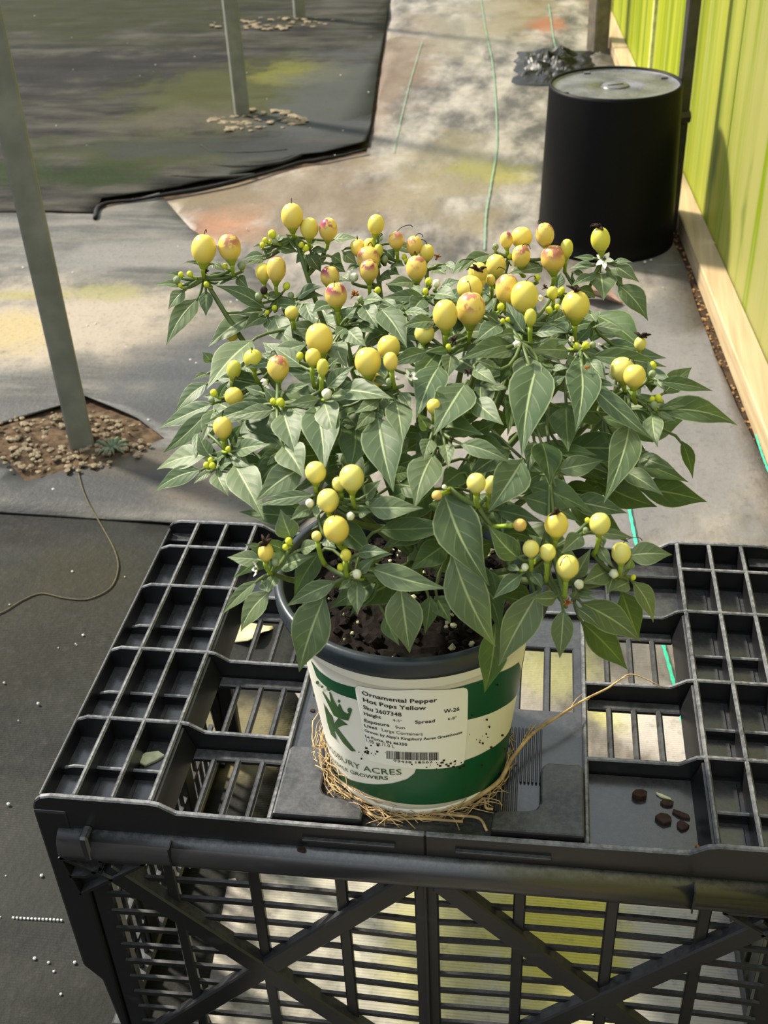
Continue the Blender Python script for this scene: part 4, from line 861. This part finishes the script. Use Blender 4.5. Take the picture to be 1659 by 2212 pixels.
# fruit: (x, y, rx, ry, kind, stalk end dx, dy, depth offset)
b_, p_, g_, w_, t_ = 'fruit_blush', 'fruit_pink', 'fruit_green', 'fruit_pale', 'fruit_tan'; y_ = 'fruit'
FRT = [(440,538,27,31,y_,0,62),(496,534,25,28,b_,8,62),(631,467,24,27,y_,6,44),(668,493,20,22,y_,4,40),(597,581,21,27,p_,4,60),(569,588,17,19,y_,14,60,.006),(709,495,20,24,p_,-4,42),(812,485,18,21,y_,-2,52),(856,519,17,18,b_,4,46),(895,530,18,20,b_,4,42),(922,546,16,18,y_,0,36),
 (773,534,17,17,y_,6,36,.008),(798,530,14,15,y_,4,36,.006),(796,559,25,26,b_,4,50),(797,584,21,23,p_,2,58,-.008),(818,541,10,14,g_,2,34),(713,597,21,22,p_,4,56,.004),(726,637,24,26,p_,16,72),(900,579,23,26,b_,4,50),(962,680,27,32,y_,-2,72),(1017,667,32,35,b_,-6,74,.006),(1015,622,28,26,y_,4,50,.008),
 (690,731,30,32,y_,8,60),(840,750,25,25,y_,4,52,.008),(795,781,29,30,y_,12,58),(844,780,16,19,y_,10,60,-.006),(676,771,17,18,y_,4,66,-.004),(697,793,13,18,g_,-2,50,-.006),(601,794,24,26,b_,4,62),(547,775,21,20,g_,14,50,.006),(505,798,16,20,g_,-2,44,.008),(505,856,20,19,y_,14,36,.006),(481,923,21,23,y_,12,56),
 (682,1020,23,23,w_,4,48,.004),(760,1032,27,28,w_,10,66),(731,1046,14,16,w_,6,44,.006),(709,1081,24,25,w_,16,40,.002),(726,1143,28,29,y_,20,40),(574,1193,17,19,y_,14,46),(747,1199,12,13,g_,4,46),(684,1158,11,11,w_,18,62),(1094,518,14,17,p_,6,36),(1127,513,23,22,y_,4,44,.006),(1177,506,20,24,p_,2,52),
 (1297,517,21,25,g_,2,48),(1224,537,14,20,g_,-4,50),(1126,553,20,23,b_,6,44,-.004),(1071,574,22,24,y_,0,46),(1195,558,27,28,b_,-6,66),(1033,589,21,22,y_,6,44),(1095,624,25,31,b_,4,56),(1133,641,30,33,y_,6,60,-.006),(1244,660,30,31,y_,-2,80),(1193,633,12,14,g_,0,44),(1146,685,13,18,g_,0,70,-.01),(1034,606,16,18,b_,4,36,.014),
 (1060,605,10,12,y_,2,36,.016),(1383,742,13,15,w_,-6,40,.012),(1344,798,26,26,w_,8,46,.012),(1371,812,24,24,y_,2,58),(1029,1043,21,21,w_,4,52),(1061,1047,15,20,w_,-6,50,.008),(1202,1133,26,27,y_,-8,52,.004),(1296,1131,23,23,w_,-14,68),(1147,1185,18,18,w_,0,48),(1183,1193,18,18,w_,-4,62),(1226,1224,25,25,w_,-6,66,-.006),
 (1342,1194,21,23,w_,-6,50),(1123,1134,14,14,t_,-58,4),(944,1070,11,12,t_,30,-10),(937,878,16,16,y_,4,36,.008),(808,824,18,18,y_,4,36,.016),(630,675,15,14,y_,6,36,.016),(501,724,14,13,y_,6,34,.012),(917,720,22,20,w_,6,38,.018)]
CAMUP = np.array([0, 0, 1.0])
def fruit_mesh():
    vv = [(0, 0, 1)]; ff = []; nr, na = 11, 20
    for i in range(1, nr):
        p = math.pi * i / nr
        for j in range(na):
            a = 2 * math.pi * j / na; dim = 1 + .012 * math.cos(3 * a) ; vv.append((math.sin(p) ** .94 * math.cos(a) * dim, math.sin(p) ** .94 * math.sin(a) * dim, math.cos(p) * (1 - .05 * math.exp(-(p / .3) ** 2))))
    vv[0] = (0, 0, .955); vv.append((0, 0, -1)); last = len(vv) - 1
    for j in range(na): ff.append((0, 1 + j, 1 + (j + 1) % na)); ff.append((last, last - na + (j + 1) % na, last - na + j))
    for i in range(nr - 2):
        for j in range(na): a = 1 + i * na; ff.append((a + j, a + na + j, a + na + (j + 1) % na, a + (j + 1) % na))
    return vv, ff
FV, FF = fruit_mesh(); FV = np.array(FV); fr = random.Random(4); L0 = parent_loc(plant)
for idx, e in enumerate(FRT):
    x, y, rx, ry, kind, dx, dy = e[:7]; dz = e[7] if len(e) > 7 else 0
    t0 = dome(x, min(y + 18, 1250)) - .009 + dz; c = at_depth(x, y, t0); k = t0 / F_PX; R_, H_ = rx * k, ry * k
    s_ = at_depth(x + dx, y + dy, t0 + .010); up = c - s_; up /= np.linalg.norm(up); q = up if abs(dx) > 25 else up * .6 + CAMUP * .4 + np.array([fr.gauss(0, .07), fr.gauss(0, .06) + .30, 0]); q /= np.linalg.norm(q)
    Rm = np.array(Vector(q).to_track_quat('Z', 'Y').to_matrix())
    me = bpy.data.meshes.new('fruit'); me.from_pydata([tuple(Rm @ (p * np.array([R_, R_, H_ * 1.05]))) for p in FV], [], FF); me.update()
    o = new_obj('fruit', me, M[kind], plant, True); o.location = c - L0
    base = c - q * H_ * .95
    g = G(); g.tube([base + q * H_ * .20, base - q * H_ * .06, base - q * H_ * .24, base - q * H_ * .42], [R_ * .66, R_ * .48, R_ * .33, R_ * .24], 12); g.build('calyx', M['calyx'], o, True)
    n0 = base - q * H_ * .36; pts = bez(n0, n0 - q * np.linalg.norm(s_ - n0) * .5, s_, 6)
    g = G(); g.tube(pts, [max(.0012, R_ * .24), max(.0011, R_ * .20), max(.0010, R_ * .17), max(.0010, R_ * .15), .0011, .0012], 7); g.build('stalk', M['stalk'], o, True)
    NODES.append(s_)
    if fr.random() < .55 and R_ > .004:
        top = c + q * H_ * .98; d = np.array([fr.gauss(0, .0015), fr.gauss(0, .0015), 0]); g = G(); g.tube(catmull([top - q * .0006, top + q * .0018 + d, top + q * .0022 + d * 2.4, top + q * .0006 + d * 3], 3), .00022, 4); g.build('style', M['brown'], o)
    if idx in (44, 52, 38, 62, 57, 49):       # withered flower caught on the fruit
        top = c + q * H_ * (.98 if idx != 49 else .2) + (tv := (CAM - c) / np.linalg.norm(CAM - c)) * (R_ * (.35 if idx != 49 else .95)); g = G()
        for m in range(7):
            e_ = top + np.array([fr.gauss(0, .0022), fr.gauss(0, .0018), abs(fr.gauss(0, .002))]); g.tube([top, (top + e_) / 2 + np.array([0, 0, .0006]), e_], [.0007, .0009, .0003], 5)
        g.build('withered_flower', M['brown'], o, True)

# buds: (x, y, radius, kind) g yellow-green, w white, d grey-green
BUD = [(391,593,6,'g'),(410,592,6.5,'g'),(382,605,8,'d'),(389,616,5,'g'),(446,614,6,'g'),(486,575,6,'g'),(522,574,9,'d'),(588,506,9,'g'),(594,522,7,'d'),(567,529,6,'g'),(573,519,6,'g'),(583,522,4,'g'),(651,529,6,'g'),(661,536,7,'g'),(619,618,8,'g'),(628,638,7,'d'),(593,665,6,'g'),(577,675,5,'g'),(559,641,9,'d'),(570,627,8,'b'),
 (765,599,9,'w'),(831,561,8,'d'),(926,608,8,'g'),(943,612,8,'w'),(919,629,6.5,'g'),(816,627,7,'g'),(778,646,7,'d'),(873,555,6,'g'),(876,562,5,'g'),(969,749,6,'g'),(1070,533,7,'d'),(1101,553,6,'g'),(1082,663,8,'g'),(1086,693,5,'g'),(1097,690,5,'g'),(1186,670,8,'g'),(1204,663,6,'g'),(1214,627,7,'g'),(1209,632,6,'g'),(1160,600,7,'g'),(1245,747,7,'g'),(1265,746,8,'g'),(1280,745,7,'d'),
 (462,849,8,'g'),(457,864,7,'d'),(590,867,7,'g'),(606,869,9,'g'),(455,994,6,'g'),(446,1005,7,'g'),(459,1006,7,'g'),(648,769,8,'g'),(706,851,11,'w'),(840,824,7,'d'),(669,1087,9,'w'),(757,1115,9,'w'),(624,1169,8,'g'),(617,1182,7,'g'),(736,1225,8,'g'),(771,1240,10,'w'),(595,1215,8,'d'),(1134,1225,8,'w'),(1153,1215,4,'g'),
 (1251,1262,10,'w'),(1326,1239,10,'w'),(1368,1247,6,'g'),(1269,1124,6,'g'),(1265,1145,6,'d'),(1409,862,6,'g'),(1422,860,8,'g'),(1413,875,8,'d'),(1409,790,9,'g'),(1409,808,8,'d'),(493,970,6,'g'),(960,1052,5,'w')]
for (x, y, r, kd) in BUD:
    t0 = dome(x, y + 10) - .006; c = at_depth(x, y, t0); R_ = r * t0 / F_PX; q = np.array([fr.gauss(0, .25), fr.gauss(0, .2) - .15, 1]); q /= np.linalg.norm(q)
    Rm = np.array(Vector(q).to_track_quat('Z', 'Y').to_matrix()); me = bpy.data.meshes.new('bud')
    ang = np.arctan2(FV[:, 1], FV[:, 0]); rib = 1 + (.07 * np.cos(5 * ang) if kd in 'wd' else 0); pv = FV * np.array([1, 1, 1.12]); pv[:, 0] *= rib; pv[:, 1] *= rib
    me.from_pydata([tuple(Rm @ (p * R_)) for p in pv], [], FF); me.update()
    o = new_obj('bud', me, M[{'g': 'budg', 'w': 'budw', 'd': 'budd', 'b': 'bark'}[kd]], plant, True); o.location = c - L0
    e_ = c - q * R_ * 2.6 + np.array([fr.gauss(0, .001), .003, 0]); g = G(); g.tube(bez(c - q * R_ * .8, c - q * R_ * 2, e_, 4), [R_ * .6, R_ * .3, .0007, .0007], 6); g.build('pedicel', M['stalk'], o, True)
    NODES.append(e_)
# open flowers: five petals round a grey anther cone
def flower(x, y, rpx, face, closed=0.0, an=True):
    t0 = dome(x, y + 10) - .007; c = at_depth(x, y, t0); R_ = rpx * t0 / F_PX; f = np.array(face, float); f /= np.linalg.norm(f); Rm = np.array(Vector(f).to_track_quat('Z', 'Y').to_matrix())
    fl_ = pyd('flower', [tuple(Rm @ (np.array(p) * R_)) for p in ((0, 0, -.1), (.22, 0, .12), (.07, .21, .12), (-.18, .13, .12), (-.18, -.13, .12), (.07, -.21, .12), (0, 0, .22))], [(0, 2, 1), (0, 3, 2), (0, 4, 3), (0, 5, 4), (0, 1, 5), (6, 1, 2), (6, 2, 3), (6, 3, 4), (6, 4, 5), (6, 5, 1)], M['calyx'], plant); fl_.location = c - L0
    for k in range(5):
        a = 2 * math.pi * k / 5 + fr.uniform(-.1, .1); pv = []; pf = []
        for i, (v, w) in enumerate(((.1, .12), (.35, .26), (.6, .28), (.85, .16), (1.05, .02))):
            for u in (-1, 0, 1):
                rr = v * math.cos(closed * v * 1.3); zz = .1 + v * math.sin(closed * v * 1.3) - .12 * v * v + .06 * u * u
                pv.append(Rm @ (R_ * np.array([rr * math.cos(a) - u * w * math.sin(a), rr * math.sin(a) + u * w * math.cos(a), zz])))
        for i in range(4):
            for j in range(2): q_ = i * 3 + j; pf.append((q_, q_ + 1, q_ + 4, q_ + 3))
        pyd('petal', pv, pf, M['petal'], fl_, True)
    if an:
        for k in range(5):
            a = 2 * math.pi * k / 5; p0 = c + Rm @ (R_ * np.array([.08 * math.cos(a), .08 * math.sin(a), .15])); p1 = c + Rm @ (R_ * np.array([.2 * math.cos(a), .2 * math.sin(a), .5])); g = G(); g.tube([p0, p1], [R_ * .05, R_ * .07], 5); g.build('anther', M['anther'], fl_, True)
    NODES.append(c - f * .006)
for a in ((1305, 562, 20, (-.1, -.6, .7)), (1119, 742, 20, (-.2, -.8, .3), 1.2, False), (884, 815, 18, (.5, -.2, .8), .3), (578, 821, 16, (-.6, -.4, -.3), .8, False), (558, 1228, 19, (-.8, -.4, .2), .4), (1113, 574, 17, (.1, -.6, .5), .3, False), (1172, 645, 15, (-.5, -.5, .3), 1.0, False), (1234, 735, 13, (0, -.5, .5), 1.0, False)): flower(*a)
# withered blossoms
for (x, y, m, r) in ((982, 735, 'brown', 13), (765, 637, 'rust', 12), (1010, 803, 'brown', 11), (1226, 1302, 'rust', 12), (946, 555, 'rust', 9), (443, 587, 'brown', 9), (1268, 795, 'rust', 8), (1178, 622, 'brown', 9), (975, 950, 'brown', 8)):
    t0 = dome(x, y + 8) - .007; c = at_depth(x, y, t0); k = r * t0 / F_PX; g = G()
    for i in range(11):
        d = np.array([fr.gauss(0, 1), fr.gauss(0, 1), fr.gauss(.3, .8)]); d = d / np.linalg.norm(d) * k; g.tube([c, c + d * .55 + np.array([0, 0, k * .1]), c + d], [k * .16, k * .18, k * .05], 5)
    g.build('withered_blossom', M[m], plant, True); NODES.append(c + np.array([0, .004, -.006]))

# stems: trunk from the soil, branches to joints spread over the crown, petioles and side twigs to the nearest joint
base = np.array([PX, PY, PZ + SOILZ]); fork = base + np.array([.004, .004, .045])
g = G(); g.tube(catmull([base - np.array([0, 0, .012]), base + np.array([.001, 0, .02]), fork, fork + np.array([0, .004, .03])], 5), [.0052] * 6 + [.0046] * 5 + [.0035] * 5, 10); g.build('trunk', M['stem'], plant, True)
J = []
for p in NODES:
    if all(np.linalg.norm(p - q) > .030 for q in J): J.append(np.array(p))
SEG = []
for p in J:
    q = fork + np.array([0, 0, rng.uniform(-.022, .02)]); d = p - q; mid = q + np.array([d[0] * .62, d[1] * .62, d[2] * .42 - .006])
    pts = bez(q, mid, p, 10); g = G(); g.tube(pts, list(np.linspace(.0026, .0012, 10)), 7); g.build('branch', M['stem'], plant, True); SEG += pts[3:]
SEGA = np.array(SEG)
def near(p):
    d = np.linalg.norm(SEGA - p, axis=1); return SEGA[d.argmin()], d.min()
for p in NODES:
    q, d = near(p)
    if .003 < d < .06:
        g = G(); g.tube(bez(q, (q + p) / 2 - np.array([0, 0, .15 * d]), p, 5), [.0013, .0012, .0011, .001, .0009], 6); g.build('twig', M['stem'], plant, True)
for (b, ax, o) in LEAFBASE:
    q, d = near(b)
    if d > .002:
        if d > .04: q = b + (q - b) * .04 / d
        g = G(); g.tube(bez(b + ax * .002, b - ax * min(.008, d * .4), q, 5), [.0006, .0008, .0008, .0009, .0009], 5); g.build('petiole', M['stem'], o, True)
